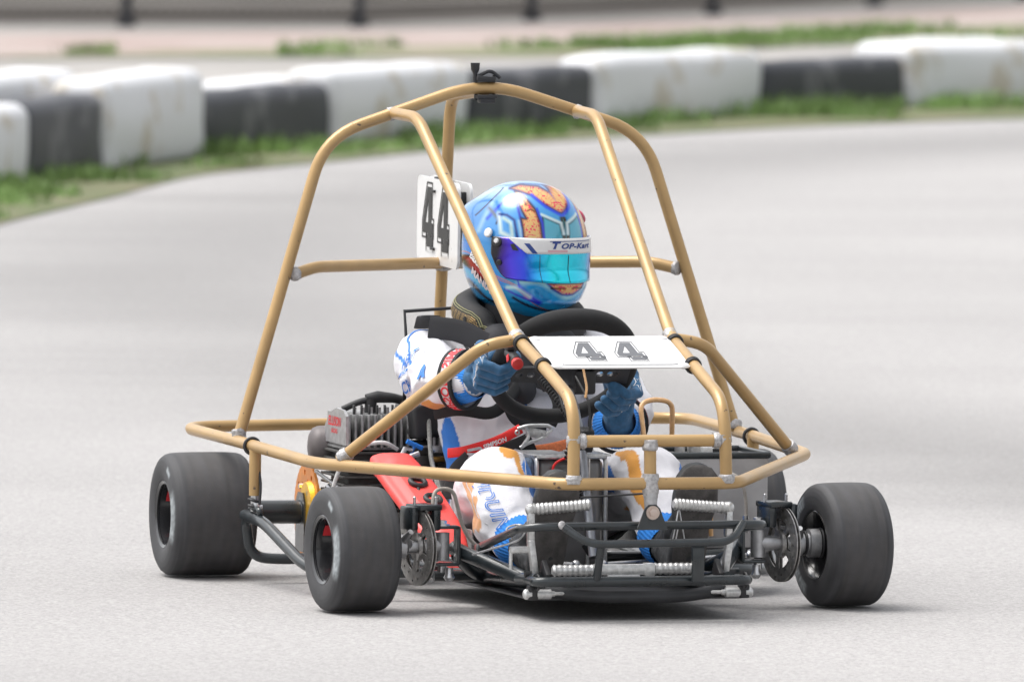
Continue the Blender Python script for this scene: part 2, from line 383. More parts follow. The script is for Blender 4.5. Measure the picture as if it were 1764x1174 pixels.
df = [(-20, 34.8), (-6, 37.3), (-2.88, 38.1), (-.96, 39.2), (.84, 41.6), (2.8, 44.8), (6, 50), (16, 60)]
sheet('far_grass', smooth_curve(fg_n)+smooth_curve(fg_f)[::-1], -.004, GRS)
sheet('dirt_strip', smooth_curve(fg_f)+smooth_curve(df)[::-1], -.008, DIRT)
fl = [(-8, 38.6), (-4.45, 39.1), (-3.3, 39.3), (-2.13, 39.55), (-.97, 39.9), (-.1, 41.2), (.85, 42.6), (1.74, 44.4), (2.6, 46.0), (4.5, 49.5)]
sheet('field', [(x+.05, y+.35) for x, y in fl]+[(60, 160), (60, 250), (-150, 250), (-150, 30)], -.006, gmat('brown_field', (.075, .068, .061), (.125, .115, .104), .6, 30, .25))

# grass blades along the verge and the far strip
def blades(name, pts, m, h0, h1, wd):
    v = []; f = []
    for (x, y, s) in pts:
        a = random.uniform(0, 6.28); h = random.uniform(h0, h1)*s; lx, ly = random.gauss(0, .35)*h, random.gauss(0, .35)*h; dx, dy = math.cos(a)*wd, math.sin(a)*wd; k = len(v)
        v += [(x-dx, y-dy, 0), (x+dx, y+dy, 0), (x+lx*.5+dx*.7, y+ly*.5+dy*.7, h*.6), (x+lx*.5-dx*.7, y+ly*.5-dy*.7, h*.6), (x+lx, y+ly, h)]
        f += [(k, k+1, k+2, k+3), (k+3, k+2, k+4)]
    me = bpy.data.meshes.new(name); me.from_pydata(v, [], f); me.materials.append(m); o = link(me, name, None, 'stuff'); return o
GRB = mat('grass_blade', (.155, .245, .075), .6, 0, .45, 2.2, spec=.3)
pts = []
base_c = smooth_curve(bp_)
def seg_pts(c1, c2, n, ylo, yhi, bias=1.):
    out = []; idx = [i for i in range(len(c1)-1) if ylo < c1[i][1] < yhi]
    while len(out) < n:
        i = random.choice(idx); t = random.random(); a = Vector(c1[i]).lerp(Vector(c1[i+1]), t)
        j = min(range(len(c2)), key=lambda q: (Vector(c2[q])-a).length) if False else None
        out.append((i, t, a))
    return out
E_idx = [i for i in range(len(EDGE)-1) if 12 < EDGE[i][1] < 34]
EL = [(Vector(EDGE[i+1])-Vector(EDGE[i])).length for i in E_idx]
for _ in range(52000):
    i = random.choices(E_idx, EL)[0]; a = Vector(EDGE[i]).lerp(Vector(EDGE[i+1]), random.random())
    d = (Vector(EDGE[i+1])-Vector(EDGE[i])).normalized(); nn = Vector((-d.y, d.x))
    u = random.random()**.8*1.35+.02
    p = a+nn*u; cl = noise.noise(Vector((p.x*1.6, p.y*1.6, 0)))
    if cl < (-.05 if p.x < .4 else .10) or (u < .12 and cl < .2): continue
    pts.append((p.x, p.y, (.45+.75*min(1, u/.5))*(.8+.8*max(0, cl))))
tag(blades('grass', pts, GRB, .03, .075, .006), 'rough green grass growing along the foot of the tyre barrier', 'grass')
pts = []
cn, cf = smooth_curve(fg_n), smooth_curve(fg_f)
for _ in range(12000):
    i = random.randrange(8, len(cn)-1); t = random.random(); a = Vector(cn[i]).lerp(Vector(cn[i+1]), t); b = Vector(cf[i]).lerp(Vector(cf[i+1]), t); p = a.lerp(b, random.random())
    if noise.noise(Vector((p.x*1.1, p.y*.8, 4))) < (-.05 if p.x > -1.3 else .28): continue
    pts.append((p.x, p.y, .8))
tag(blades('grass', pts, GRB, .03, .08, .006), 'thin strip of green grass between the barrier and the fence', 'grass')

# ------------------------------------------------------------------ barrier blocks
def block_mat(name, c, dirt, dcol):
    m = bpy.data.materials.new(name); m.use_nodes = True; n = m.node_tree.nodes; l = m.node_tree.links; b = n['Principled BSDF']
    tc = n.new('ShaderNodeTexCoord'); t = n.new('ShaderNodeTexNoise'); t.inputs['Scale'].default_value = 5; t.inputs['Detail'].default_value = 7; t.inputs['Distortion'].default_value = .8
    l.new(tc.outputs['Object'], t.inputs['Vector']); cr = n.new('ShaderNodeValToRGB'); cr.color_ramp.elements[0].position = dirt; cr.color_ramp.elements[1].position = dirt+.09
    cr.color_ramp.elements[0].color = (*dcol, 1); cr.color_ramp.elements[1].color = (*c, 1); l.new(t.outputs['Fac'], cr.inputs[0]); l.new(cr.outputs[0], b.inputs['Base Color'])
    b.inputs['Roughness'].default_value = .55; return m
WB = block_mat('white_painted_rubber', (.60, .605, .62), .35, (.47, .43, .37)); BBK = block_mat('black_painted_rubber', (.030, .032, .039), .37, (.10, .10, .108)); GB = block_mat('grey_barrier_rubber', (.19, .19, .195), .33, (.13, .13, .13))  # GB: mottled mid grey for the back-row blocks behind black ones
def block(p, q, h, dep, m, label, name='tyre_barrier_block', group='painted rubber barrier blocks along the track edge', bulge=.03, z0=-.02):
    p, q = Vector(p), Vector(q); d = q-p; L = d.length; d.normalize(); nn = Vector((-d.y, d.x)); ctr = (p+q)/2+nn*dep/2
    bm = bmesh.new(); bmesh.ops.create_cube(bm, size=1)
    for v in bm.verts: v.co = Vector((v.co.x*(L-.02), v.co.y*dep, (v.co.z+.5)*h))
    bmesh.ops.bevel(bm, geom=list(bm.edges), offset=.05, segments=5, affect='EDGES', profile=.5)
    bmesh.ops.subdivide_edges(bm, edges=[e for e in bm.edges if e.calc_length() > .12], cuts=7, use_grid_fill=True)
    sd_ = random.random()*50
    for v in bm.verts:
        c = v.co; nz = noise.noise(Vector((c.x*3.2+sd_, c.y*4, c.z*5))); n2 = noise.noise(Vector((c.x*9+sd_, c.y*9, c.z*9)))
        side = c.y/dep*2; ed = 1-abs(c.x/L*2)**6
        c.y += side*(bulge*.6*math.sin(math.pi*min(1, c.z/h))*ed+.012*nz+.004*n2+(.012 if bulge > .02 else 0)); c.x += .02*nz*(c.x/L*2); c.z += (c.z/h)*(.008*nz+.008*ed*(1 if bulge > .02 else 0)+.004*n2)
    bmesh.ops.triangulate(bm, faces=[f for f in bm.faces if len(f.verts) > 4])
    me = bpy.data.meshes.new(name); bm.to_mesh(me); bm.free(); me.materials.append(m); me.polygons.foreach_set('use_smooth', [True]*len(me.polygons))
    o = link(me, name); o.location = (ctr.x, ctr.y, z0); o.rotation_euler = (0, 0, math.atan2(d.y, d.x)); tag(o, label, 'barrier', group); return o
bpts = [(-2.9, 17.6), (-2.52, 18.5), (-1.94, 20.65), (-1.70, 21.88), (-1.37, 23.26), (-.9, 24.62), (-.36, 25.7), (.15, 26.75), (.85, 28.08), (1.49, 29.11), (2.5, 30.5), (3.3, 31.3)]
blk = [(1, 'W', .305, 'white barrier block cut off by the left edge of the photo'), (2, 'B', .305, 'scuffed black barrier block between the two leftmost white ones'),
       (3, 'W', .350, 'white barrier block with brown stains, left of the roll cage'), (4, 'B', .255, 'black barrier block with pale scuffs just left of the roll cage'),
       (5, 'W', .300, 'white barrier block seen through the left side of the roll cage'), (6, 'B', .262, 'black barrier block directly behind the cage apex'),
       (7, 'W', .290, 'white barrier block with an orange stain, right of the roll cage'), (8, 'B', .236, 'black barrier block right of the cage between two white ones'),
       (9, 'W', .275, 'white barrier block at the right edge of the photo')]
for i, c, h, lab in blk:
    block(bpts[i], bpts[i+1], h, .20, WB if c == 'W' else BBK, lab, bulge=.035 if c == 'W' else .01)
def back(p, q, h, m, lab): block(p, q, h, .25, m, lab, group='second row of barrier blocks behind the first')
def offp(a, k=.36): return (a[0]-.33*k/.52*.9, a[1]+.42*k/.52)
back(offp((-2.1, 20.3)), offp((-1.62, 22.3)), .365, WB, 'white block of the back row showing above the leftmost black block')
back(offp((-1.37, 23.3)), offp((-1.02, 24.3)), .225, GB, 'grey block of the back row, left one, behind the scuffed black block')
back(offp((-1.0, 24.35)), offp((-.62, 25.2)), .25, WB, 'white block of the back row beside the cage on the left')
back(offp((-.3, 25.8)), offp((.2, 26.9)), .235, GB, 'grey block of the back row behind the cage apex')
back(offp((.85, 28.1)), offp((1.62, 29.3)), .20, GB, 'grey block of the back row behind the right black block')
back(offp((1.66, 29.35)), offp((2.2, 30.1)), .27, WB, 'white block of the back row at the far right')

# ------------------------------------------------------------------ chain link fence
fe = empty('chain_link_fence', (fl[0][0], fl[0][1], 0)); BASE[fe.name] = V(fl[0][0], fl[0][1], 0); tag(fe, 'brown chain link fence on dark posts running across the background', 'fence')
mb = MB()
for a, b in zip(fl[:-1], fl[1:]):
    A, B = V(*a, 0), V(*b, 0); L = (B-A).length; d = (B-A)/L; H = 1.5; st = .05; k = -H
    while k < L:
        for sg in (1, -1):
            x0, x1 = (k, k+H) if sg > 0 else (k+H, k)
            t0, t1 = 0., 1.
            lo, hi = (0-x0)/(x1-x0), (L-x0)/(x1-x0)
            t0 = max(0, min(lo, hi)); t1 = min(1, max(lo, hi))
            if t1-t0 < .01: continue
            p = A+d*(x0+(x1-x0)*t0)+V(0, 0, .05+H*t0); q = A+d*(x0+(x1-x0)*t1)+V(0, 0, .05+H*t1); mb.tube([p, q], .0055, 3)
        k += st
mb.build('wire_mesh', CHAIN, fe)
mb = MB(); mb.tube([V(*p, .045) for p in fl], .02, 8); mb.build('bottom_rail', CHAIN, fe)
mb = MB(); mb.tube([V(*p, 1.56) for p in fl], .02, 8); mb.build('top_rail', POSTM, fe)
for p in fl[1:]:
    mb = MB(); mb.cyl((p[0], p[1]-.03, -.1), (p[0], p[1]-.03, 1.62), .026); mb.ball((p[0], p[1]-.03, 1.62), .036); mb.cyl((p[0], p[1]-.03, -.01), (p[0], p[1]-.03, .02), .05); mb.build('post', POSTM, fe)

# ================================================================== THE KART  (x = kart left, -y = forward, z up; origin under front axle)
K = empty('racing_kart', (0, 0, 0), KYAW)
tag(K, 'black racing kart with a bronze tube roll cage and number 44 plates on the track', 'kart')
def cz(p):                                   # the cage sits a touch higher on its left side
    x, y, z = p[:3]; return (x, y, z+.0115*x*max(0, min(1, y/.2)))+tuple(p[3:])
TR = .0128
def weld(parts, parent, name='weld_bead'):
    mb = MB()
    for c, d, r, L in parts:
        c = Vector(cz(c)); d = Vector(d).normalized(); n = 22; P = []; rr = []
        for i in range(9):
            t = i/8-.5; P.append(c+d*t*L); rr.append(r*(.97+.10*math.cos(t*math.pi)+.05*random.uniform(-1, 1)))
        k0 = len(mb.v); mb.tube(P, rr, n)
        for i in range(k0, len(mb.v)):
            v = Vector(mb.v[i]); mb.v[i] = tuple(v+(v-c).normalized()*random.uniform(-.0008, .0012))
    return mb.build(name, WELD, parent, 80)
def cage(name, pts, rad=.05, closed=False, r=TR):
    mb = MB(); mb.tube(fillet([cz(p) for p in pts], rad, 8, closed), r, 18, closed); return mb.build(name, GOLD, K)
hoop = cage('main_roll_hoop', [(-.552, .899, .305), (-.355, .945, .945, .085), (0, .952, 1.062, .10), (.355, .945, .945, .085), (.552, .899, .305)])
weld([((-.55, .9, .318), (-.27, .06, .96), .0145, .022), ((.55, .9, .318), (.27, .06, .96), .0145, .022), ((-.207, .95, .993), (.95, 0, .3), .0142, .012), ((.207, .95, .993), (-.95, 0, .3), .0142, .012),
      ((-.423, .925, .655), (.3, .4, .0), .014, .012), ((.423, .925, .655), (-.3, .4, 0), .014, .012)], hoop)
rail = cage('perimeter_rail', [(-.185, -.385, .283, .05), (.185, -.385, .283, .05), (.541, .32, .290, .035), (.556, .85, .302, .1), (.568, 1.34, .306, .10), (-.568, 1.34, .306, .10), (-.556, .85, .302, .1), (-.530, .33, .290, .06)], closed=True)
weld([((-.163, -.383, .292), (0, 0, 1), .0155, .018), ((.163, -.383, .292), (0, 0, 1), .0155, .018), ((0, -.385, .283), (0, 0, 1), .0165, .040)], rail)
for s in (-1, 1):
    leg = cage('front_leg', [(s*.203, .95, .995), (s*.197, .765, .992, .05), (s*.166, .05, .556, .045), (s*.161, -.16, .504, .06), (s*.160, -.372, .448, .10), (s*.163, -.380, .29)])
    weld([((s*.166, .058, .560), (0, .85, .5), .0150, .026), ((s*.16, -.372, .372), (0, 0, 1), .0150, .020)], leg)
    mb = MB()
    for c, d in (((s*.1655, .024, .550), (0, .96, .25)), ((s*.161, -.13, .511), (0, .96, .25))):
        for q in (-.004, .004): mb.torus(Vector(c)+Vector(d)*q, d, .0150, .0032, 24, 8)
        mb.box(Vector(c)+V(-s*.018, 0, -.003), (.016, .012, .008), None, .002)
    mb.build('rubber_clamp', BLKM, leg)
    arm = cage('side_arm', [(s*.166, .055, .556), (s*.238, .055, .545, .07), (s*.492, .262, .300)])
    weld([((s*.484, .252, .309), (s*.65, .5, -.62), .0152, .022)], arm)
    post = MB(); post.cyl(cz((s*.55, .755, .297)), cz((s*.55, .755, .195)), TR, n=18); post = post.build('mounting_post', GOLD, K)
    mb = MB(); mb.cyl((s*.55, .755, .20), (s*.55, .755, .155), .0095); mb.box((s*.55, .745, .165), (.012, .02, .02), None, .003); mb.cyl((s*.565, .75, .165), (s*.535, .75, .165), .004); mb.build('clevis', STEEL, post)
    mb = MB(); mb.torus(cz((s*.552, .775, .299)), (0, 1, 0), .0165, .0038, 24, 8)
    for zz in (.165, .178): mb.torus((s*.553, .75, zz), (.3, 0, 1), .012, .003, 20, 8)
    mb.tube(fillet([(s*.553, .765, .29), (s*.54, .74, .22), (s*.545, .735, .17)], .03), .003, 8); mb.build('retaining_cable', BLKM, post)
stay = cage('rear_stay', [(0, .955, 1.040), (0, 1.235, 1.02, .06), (0, 1.345, .306)])
mid = cage('cross_bar', [(-.422, .925, .655), (-.37, .955, .668, .04), (0, 1.285, .655)]); weld([((-.005, 1.285, .655), (1, -.9, 0), .0165, .022)], mid, 'weld_bead')
mid = cage('cross_bar', [(.422, .925, .655), (.37, .955, .668, .04), (0, 1.285, .655)]); weld([((.005, 1.285, .655), (-1, -.9, 0), .0165, .022)], mid)
bar = cage('front_cross_tube', [(-.16, -.372, .370), (.16, -.372, .370)]); weld([((-.143, -.372, .370), (1, 0, 0), .0150, .014), ((.143, -.372, .370), (1, 0, 0), .0150, .014)], bar)
bar = cage('dash_tube', [(-.166, .050, .553), (.166, .050, .553)], r=.009)
bar = cage('front_post', [(0, -.378, .372), (0, -.386, .225)]); weld([((0, -.379, .362), (0, 0, 1), .0150, .022), ((0, -.386, .272), (0, 0, 1), .0155, .034)], bar)
mb = MB(); mb.tube([(0, -.387, .27), (0, -.388, .245), (0, -.389, .226)], [.0155, .0135, .0125], 16); mb.build('post_sleeve', ALU, bar)

# camera clamp on the cage top
mb = MB(); mb.box((.0, .95, 1.066), (.042, .03, .012), (0, R(4), 0), .003); mb.box((.0, .945, 1.028), (.044, .034, .008), None, .002); mb.box((.002, .945, 1.020), (.034, .030, .012), None, .003)
mb.cyl((-.022, .95, 1.06), (-.022, .95, 1.078), .005); mb.tube([(-.022, .95, 1.078), (-.022, .95, 1.086), (-.022, .95, 1.10)], [.0055, .0095, .0105], 10); mb.cyl((.02, .95, 1.02), (.02, .95, 1.074), .0035); mb.cyl((-.02, .95, 1.02), (-.02, .95, 1.074), .0035)
mb.tube(fillet([(-.015, .945, 1.072), (.01, .945, 1.086), (.032, .945, 1.068)], .02), .004, 8)
mb.build('camera_clamp', BLKM, K)

# ---- number plates
FOUR = [(0, .22), (0, .40), (.36, 1), (.70, 1), (.70, .40), (.84, .40), (.84, .22), (.70, .22), (.70, .15), (.80, .15), (.80, 0), (.34, 0), (.34, .15), (.44, .15), (.44, .22)]
FHOLE = [(.20, .40), (.44, .40), (.44, .80)]
def grow(P, d):
    n = len(P); out = []; A = sum(P[i][0]*P[(i+1) % n][1]-P[(i+1) % n][0]*P[i][1] for i in range(n)); sg = 1 if A > 0 else -1
    for i in range(n):
        a, b, c = Vector(P[i-1]), Vector(P[i]), Vector(P[(i+1) % n]); n1 = (b-a).normalized(); n2 = (c-b).normalized(); n1 = Vector((n1.y, -n1.x))*sg; n2 = Vector((n2.y, -n2.x))*sg
        m = (n1+n2); m = m/max(.3, m.dot(m))*2; out.append(tuple(b+m*d/1))
    return out
def four(mb, o, ex, ey, W, H, th=.0006):
    sc_ = lambda P: [(p[0]*W, p[1]*H) for p in P]
    nz = Vector(ex).normalized().cross(Vector(ey).normalized())
    mb.prism(sc_(FOUR), o, ex, ey, th, [sc_(FHOLE)])
    g1 = sc_(grow(FOUR, .055)); g2 = sc_(grow(FOUR, .085)); mb.prism(g2, o, ex, ey, th, [g1])
def plate(name, c, ex, ey, W, H, th, rc, parent=K):
    ex, ey = Vector(ex).normalized(), Vector(ey).normalized(); nz = ex.cross(ey)
    poly = []
    for cx, cy, a0 in ((W/2-rc, H/2-rc, 0), (-W/2+rc, H/2-rc, 90), (-W/2+rc, -H/2+rc, 180), (W/2-rc, -H/2+rc, 270)):
        for k in range(7): a = R(a0+15*k); poly.append((cx+rc*math.cos(a), cy+rc*math.sin(a)))
    mb = MB(); mb.prism(poly, Vector(c)-nz*th, ex, ey, th); return mb.build(name, WHT, parent, 30)
# front plate lying between the legs
pc = V(.002, -.056, .530); ex = V(1, 0, 0); ey = V(0, .184, .0500).normalized(); nz = ex.cross(ey)
fp = plate('front_number_plate', pc+nz*.006, ex, ey, .300, .205, .003, .015)
mb = MB(); p2 = plate('number_panel', pc+nz*.0085, ex, ey, .262, .176, .002, .02, fp)
mb = MB()
for k in (-1, 1): four(mb, pc+nz*.0088+ex*(-.052+.052*k*.86+.03-.012)+ey*(-.062), ex, ey, .064, .112)
mb.build('number_44', INK, p2)
mb = MB()
for sx in (-1, 1):
    for sy in (-1, 1): mb.lathe([(0, .012), (.0015, .011), (.003, .004)], pc+nz*.0065+ex*sx*.135+ey*sy*.088, nz, 20)
mb.build('fixing_washer', WHT, fp)
# rear plates, one each side of the stay
for s in (-1, 1):
    c = V(s*.0165, 1.275, .744); ey = V(0, -.02, 1); ex = V(0, -s*(-1)*-1, 0) if False else (V(0, -1, -.02) if s < 0 else V(0, 1, .02))
    p = plate('rear_number_plate', c, ex, ey, .345, .185, .006, .022)
    mb = MB(); n_ = ex.cross(ey).normalized()
    for k in (0, 1): four(mb, c+n_*.0006+ex.normalized()*(-.118+.130*k)+ey.normalized()*(-.058-.004*k), ex, ey, .098, .130)
    mb.build('number_44', INKM, p)
    mb = MB()
    for z in (-.06, .065): mb.box(c+n_*.003+ey*z+ex*-.03, (.004, .03, .006), None, .001)
    mb.build('cable_tie', INKM, p)
mb = MB(); mb.box((0, 1.14, .80), (.024, .012, .03), None, .003); mb.box((0, 1.14, .69), (.024, .012, .03), None, .003); mb.box((0, 1.30, .835), (.03, .03, .012), None, .003); mb.build('plate_bracket', BLKM, K)

# ---- wheels
def tyre_mesh(Rr, W, outer, smudges):
    prof = [(.45, .068), (.497, .073), (.515, .083), (.525, .094), (.527, .103), (.515, Rr-.018), (.49, Rr-.010), (.45, Rr-.0045), (.40, Rr-.0018), (.3, Rr-.0006), (.15, Rr), (0, Rr)]
    P = [Vector((p[0]*W, p[1])) for p in prof]; P2 = []
    for i in range(len(P)-1):
        for k in range(3): P2.append(P[i].lerp(P[i+1], k/3))
    P2.append(P[-1]); full = [(p.x, p.y) for p in P2]+[(-p.x, p.y) for p in P2[-2::-1]]
    n = 150; v = []; f = []; cols = []; m = len(full)
    for h, r in full:
        for k in range(n):
            a = 2*math.pi*k/n; y = r*math.cos(a); z = r*math.sin(a); z = max(z, -Rr+.0035); v.append((h, y, z))
            c = np.array([.041, .041, .044]); t = noise.noise(Vector((h*60, a*1.5, Rr)))*.5+noise.noise(Vector((h*300, a*.6, 3)))*.5
            c = c*(1+.6*t)
            if abs(h) < W*.36: c = c+np.array([.008, .006, .004])*(1+noise.noise(Vector((h*90, a*3, 1))))
            if abs(h) > W*.46: c = c*.9
            sd_ = 1 if h*outer > 0 else -1
            for (side, a0, a1, r0, r1, st) in smudges:
                if sd_ == side and abs(h) > W*.40 and r0 < r < r1:
                    da = (a-R(a0)) % (2*math.pi); w_ = R(a1-a0)
                    if da < w_:
                        e = min(da, w_-da)/(w_*.18); e = min(1, e)*min(1, (r-r0)/.004, (r1-r)/.004); q = .65+.5*noise.noise(Vector((a*14, r*160, 5)))+.35*noise.noise(Vector((a*40, r*60, 9)))
                        c = c+np.array([.30, .33, .34])*st*max(0, e*q)
            cols.append((*c, 1))
    for i in range(m-1):
        for k in range(n): f.append((i*n+k, (i+1)*n+k, (i+1)*n+(k+1) % n, i*n+(k+1) % n))
    me = bpy.data.meshes.new('tyre'); me.from_pydata(v, [], f); bm = bmesh.new(); bm.from_mesh(me); bmesh.ops.recalc_face_normals(bm, faces=bm.faces); bm.to_mesh(me); bm.free()
    ca = me.color_attributes.new('Col', 'FLOAT_COLOR', 'POINT'); ca.data.foreach_set('color', np.array(cols, 'f').ravel())
    me.polygons.foreach_set('use_smooth', [True]*len(me.polygons)); me.materials.append(TYRE); return me
TYRE = mat('slick_tyre_rubber', (.041, .041, .044), .66, 0, .12, 50, .15, 500, attr='Col')
def wheel(c, Rr, W, outer, steer, smudges, front):
    mb = MB(); q = outer; h = W*.482
    mb.lathe([(q*h, .0655), (q*(h+.003), .0715), (q*(h+.001), .0735), (q*(h-.003), .072), (q*(h-.006), .064), (q*(h-.05 if W > .15 else h-.03), .058), (q*(.018), .0555), (q*.012, .050), (q*.012, .024), (q*.016, .020), (q*.016, .001)], (0, 0, 0), (1, 0, 0), 56, caps=False)
    mb.lathe([(-q*(h+.003), .0715), (-q*(h+.001), .0735), (-q*(h-.006), .064), (-q*(h-.03), .058), (-q*.005, .0555), (q*.004, .05), (q*.004, .012)], (0, 0, 0), (1, 0, 0), 56, caps=False)
    o = mb.build('wheel', RIMB, K, 50); o.location = c; o.rotation_euler = (0, 0, steer)
    t = link(tyre_mesh(Rr, W, outer, smudges), 'tyre', o)
    mb = MB()
    for k in range(3):
        a = 2*math.pi*k/3+.9; mb.cyl((q*.008, .034*math.cos(a), .034*math.sin(a)), (q*.022, .034*math.cos(a), .034*math.sin(a)), .0055, n=6)
    mb.lathe([(q*.012, .013), (q*.026, .0125), (q*.034, .008), (q*.036, .001)], (0, 0, 0), (1, 0, 0), 20); mb.build('wheel_nut', STEEL, o)
    # valve + coloured sticker on barrel
    mb = MB(); a0 = R(26)
    for i in range(6):
        a = a0+R(5*i); a2 = a0+R(5*(i+1)); r = .0572
        mb.add([(q*(h-.034), r*math.cos(a), r*math.sin(a)), (q*(h-.016), r*math.cos(a), r*math.sin(a)), (q*(h-.016), r*math.cos(a2), r*math.sin(a2)), (q*(h-.034), r*math.cos(a2), r*math.sin(a2))], [(0, 1, 2, 3)])
    mb.build('rim_sticker', REDP, o)
    mb = MB(); a = R(-70); mb.cyl((q*.012, .052*math.cos(a), .052*math.sin(a)), (q*.03, .050*math.cos(a), .050*math.sin(a)), .003, n=10); mb.build('valve', STEEL, o)
    return o
S_O = [(1, 148, 214, .084, .1185, .95), (1, 114, 131, .104, .117, 1.)]
S_R = [(-1, 12, 66, .088, .1135, .9), (-1, -76, -24, .088, .1165, .85)]
wheel((-.590, 1.05, .130), .133, .178, -1, 0, S_O, False)
wheel((.590, 1.05, .130), .133, .178, 1, 0, S_O, False)
wheel((-.531, -.004, .127), .130, .135, -1, R(4), S_O, True)
wheel((.526, -.004, .127), .130, .132, 1, R(7), S_R, True)
mb = MB(); mb.cyl((-.60, 1.05, .133), (.60, 1.05, .133), .0195, n=24); ax = mb.build('rear_axle', STEEL, K)
for s in (-1, 1):
    mb = MB(); mb.lathe([(0, .02), (0, .0255), (.09, .0255), (.095, .031), (.125, .031), (.13, .02)], (s*.378, 1.05, .133), (s, 0, 0), 32); mb.build('axle_hub', BLK, ax)
    mb = MB(); mb.prism([(-.035, -.085), (.04, -.085), (.04, .02), (.02, .042), (-.02, .042), (-.035, .02)], (s*.37-.006, 1.05, .133), (0, 1, 0), (0, 0, 1), .014); mb.torus((s*.37, 1.05, .133), (1, 0, 0), .027, .007, 28, 8); mb.build('bearing_hanger', BLK, K)
# sprocket (drilled)
disc_p = [(.105*math.cos(2*math.pi*k/72)*(1+.02*(k % 2)), .105*math.sin(2*math.pi*k/72)*(1+.02*(k % 2))) for k in range(72)]
hl = []
for k in range(9):
    for rr, off, rh in ((.085, 0, .0065), (.066, .35, .0055)):
        a = 2*math.pi*k/9+off; hl.append([(rr*math.cos(a)+rh*math.cos(t*math.pi/6), rr*math.sin(a)+rh*math.sin(t*math.pi/6)) for t in range(12)])
mb = MB(); mb.prism(disc_p, (-.362, 1.05, .133), (0, 1, 0), (0, 0, 1), .006, hl); sp = mb.build('drilled_sprocket', ORNG, K)
mb = MB(); mb.lathe([(0, .02), (0, .048), (.012, .052), (.02, .048), (.024, .036), (.05, .034), (.055, .02)], (-.372, 1.02, .150), (1, 0, 0), 40); mb.build('sprocket_hub', GOLDA, sp)
mb = MB()
for k in range(5): a = 1.1+2*math.pi*k/5; mb.cyl((-.372, 1.05+.06*math.cos(a), .133+.06*math.sin(a)), (-.355, 1.05+.06*math.cos(a), .133+.06*math.sin(a)), .006, n=6)
mb.build('sprocket_bolt', STEEL, sp)
mb = MB()
for k in range(60): # chain
    t = k/59; top = V(-.340, .95-.30*t, .24-.02*t+.0); 
    mb.box(V(-.359, .98-.36*t, .225-.045*t), (.007, .0045, .007), None, .0015)
mb.build('drive_chain', STEEL, K)

# ---- chassis
mb = MB()
for s in (-1, 1):
    mb.tube(fillet([(s*.305, .035, .125), (s*.29, .0, .115), (s*.195, -.20, .070, .06), (s*.215, .15, .058, .1), (s*.27, .45, .058), (s*.30, 1.02, .065)], .06), .0155, 16)
    mb.tube(fillet([(s*.30, .02, .11), (s*.235, .10, .06), (s*.1, .16, .055), (0, .16, .055)], .06), .015, 14)
    mb.cyl((s*.215, -.165, .073), (s*.205, -.265, .078), .0145)
mb.tube([(-.29, .62, .058), (.29, .62, .058)], .015, 14); mb.tube([(-.30, .99, .062), (.30, .99, .062)], .015, 14)
mb.tube([(-.33, .10, .062), (.33, .10, .062)], .012, 14)
ch = mb.build('chassis_frame', BLK, K)
mb = MB(); mb.prism([(-.225, -.285), (.225, -.285), (.23, -.10), (.24, .2), (.27, .6), (-.27, .6), (-.24, .2), (-.23, -.10)], (0, 0, .038), (1, 0, 0), (0, 1, 0), .004)
mb.tube(fillet([(-.19, -.27, .056), (-.1, -.305, .045, .05), (.1, -.305, .045, .05), (.19, -.27, .056)], .05), .013, 12); mb.build('floor_tray', PAN, K)
# bumper
mb = MB()
mb.tube(fillet([(-.205, -.16, .072), (-.231, -.345, .080, .035), (.231, -.345, .080, .035), (.205, -.16, .072)], .04), .0105, 16)
mb.tube(fillet([(-.245, .03, .128), (-.262, -.355, .194, .06), (.258, -.355, .196, .045), (.27, -.10, .170)], .06), .0088, 16)
mb.tube(fillet([(-.183, -.362, .198), (-.135, -.40, .160, .035), (.17, -.40, .163, .035), (.205, -.362, .200)], .04), .0084, 16)
mb.cyl((-.103, -.385, .16), (-.103, -.350, .085), .0085); mb.box((.107, -.37, .120), (.026, .012, .085), None, .003)
mb.box((-.245, .035, .118), (.024, .03, .03), None, .005); mb.box((.262, -.09, .165), (.03, .03, .026), (0, 0, .3), .005)
bu = mb.build('front_bumper', BLK, K)
mb = MB(); mb.prism([(-.033, -.008), (.033, -.008), (.016, .036), (.008, .044), (-.008, .044), (-.016, .036)], (0, -.398, .197), (1, 0, 0), (0, 0, 1), .005); br = mb.build('cage_bracket', BLK, bu)
mb = MB(); mb.lathe([(0, .0135), (.004, .0135), (.004, .009), (.010, .009), (.011, .006)], (0, -.404, .2245), (0, -1, 0), 6); mb.lathe([(0, .0145), (.003, .014)], (0, -.404, .2245), (0, -1, 0), 24); mb.build('bolt', mat('coppery_bolt', (.5, .41, .36), .35, .8), bu)
mb = MB(); mb.ball((-.183, -.368, .198), (.008, .006, .009)); mb.build('bare_weld', WELD, bu)
for s in (-1, 1):     # side nerf bars
    mb = MB(); mb.tube(fillet([(s*.553, .83, .142), (s*.55, .68, .138, .05), (s*.505, .44, .045, .08), (s*.40, .30, .055, .08), (s*.26, .28, .058)], .08), .0125, 16)
    mb.tube(fillet([(s*.553, .80, .142), (s*.549, .835, .125, .03), (s*.538, .84, .052, .05), (s*.46, .835, .046), (s*.29, .83, .058)], .05), .0115, 16)
    mb.tube(fillet([(s*.548, .72, .142), (s*.552, .70, .160), (s*.552, .78, .162)], .02), .007, 10)
    mb.build('nerf_bar', BLK, K)

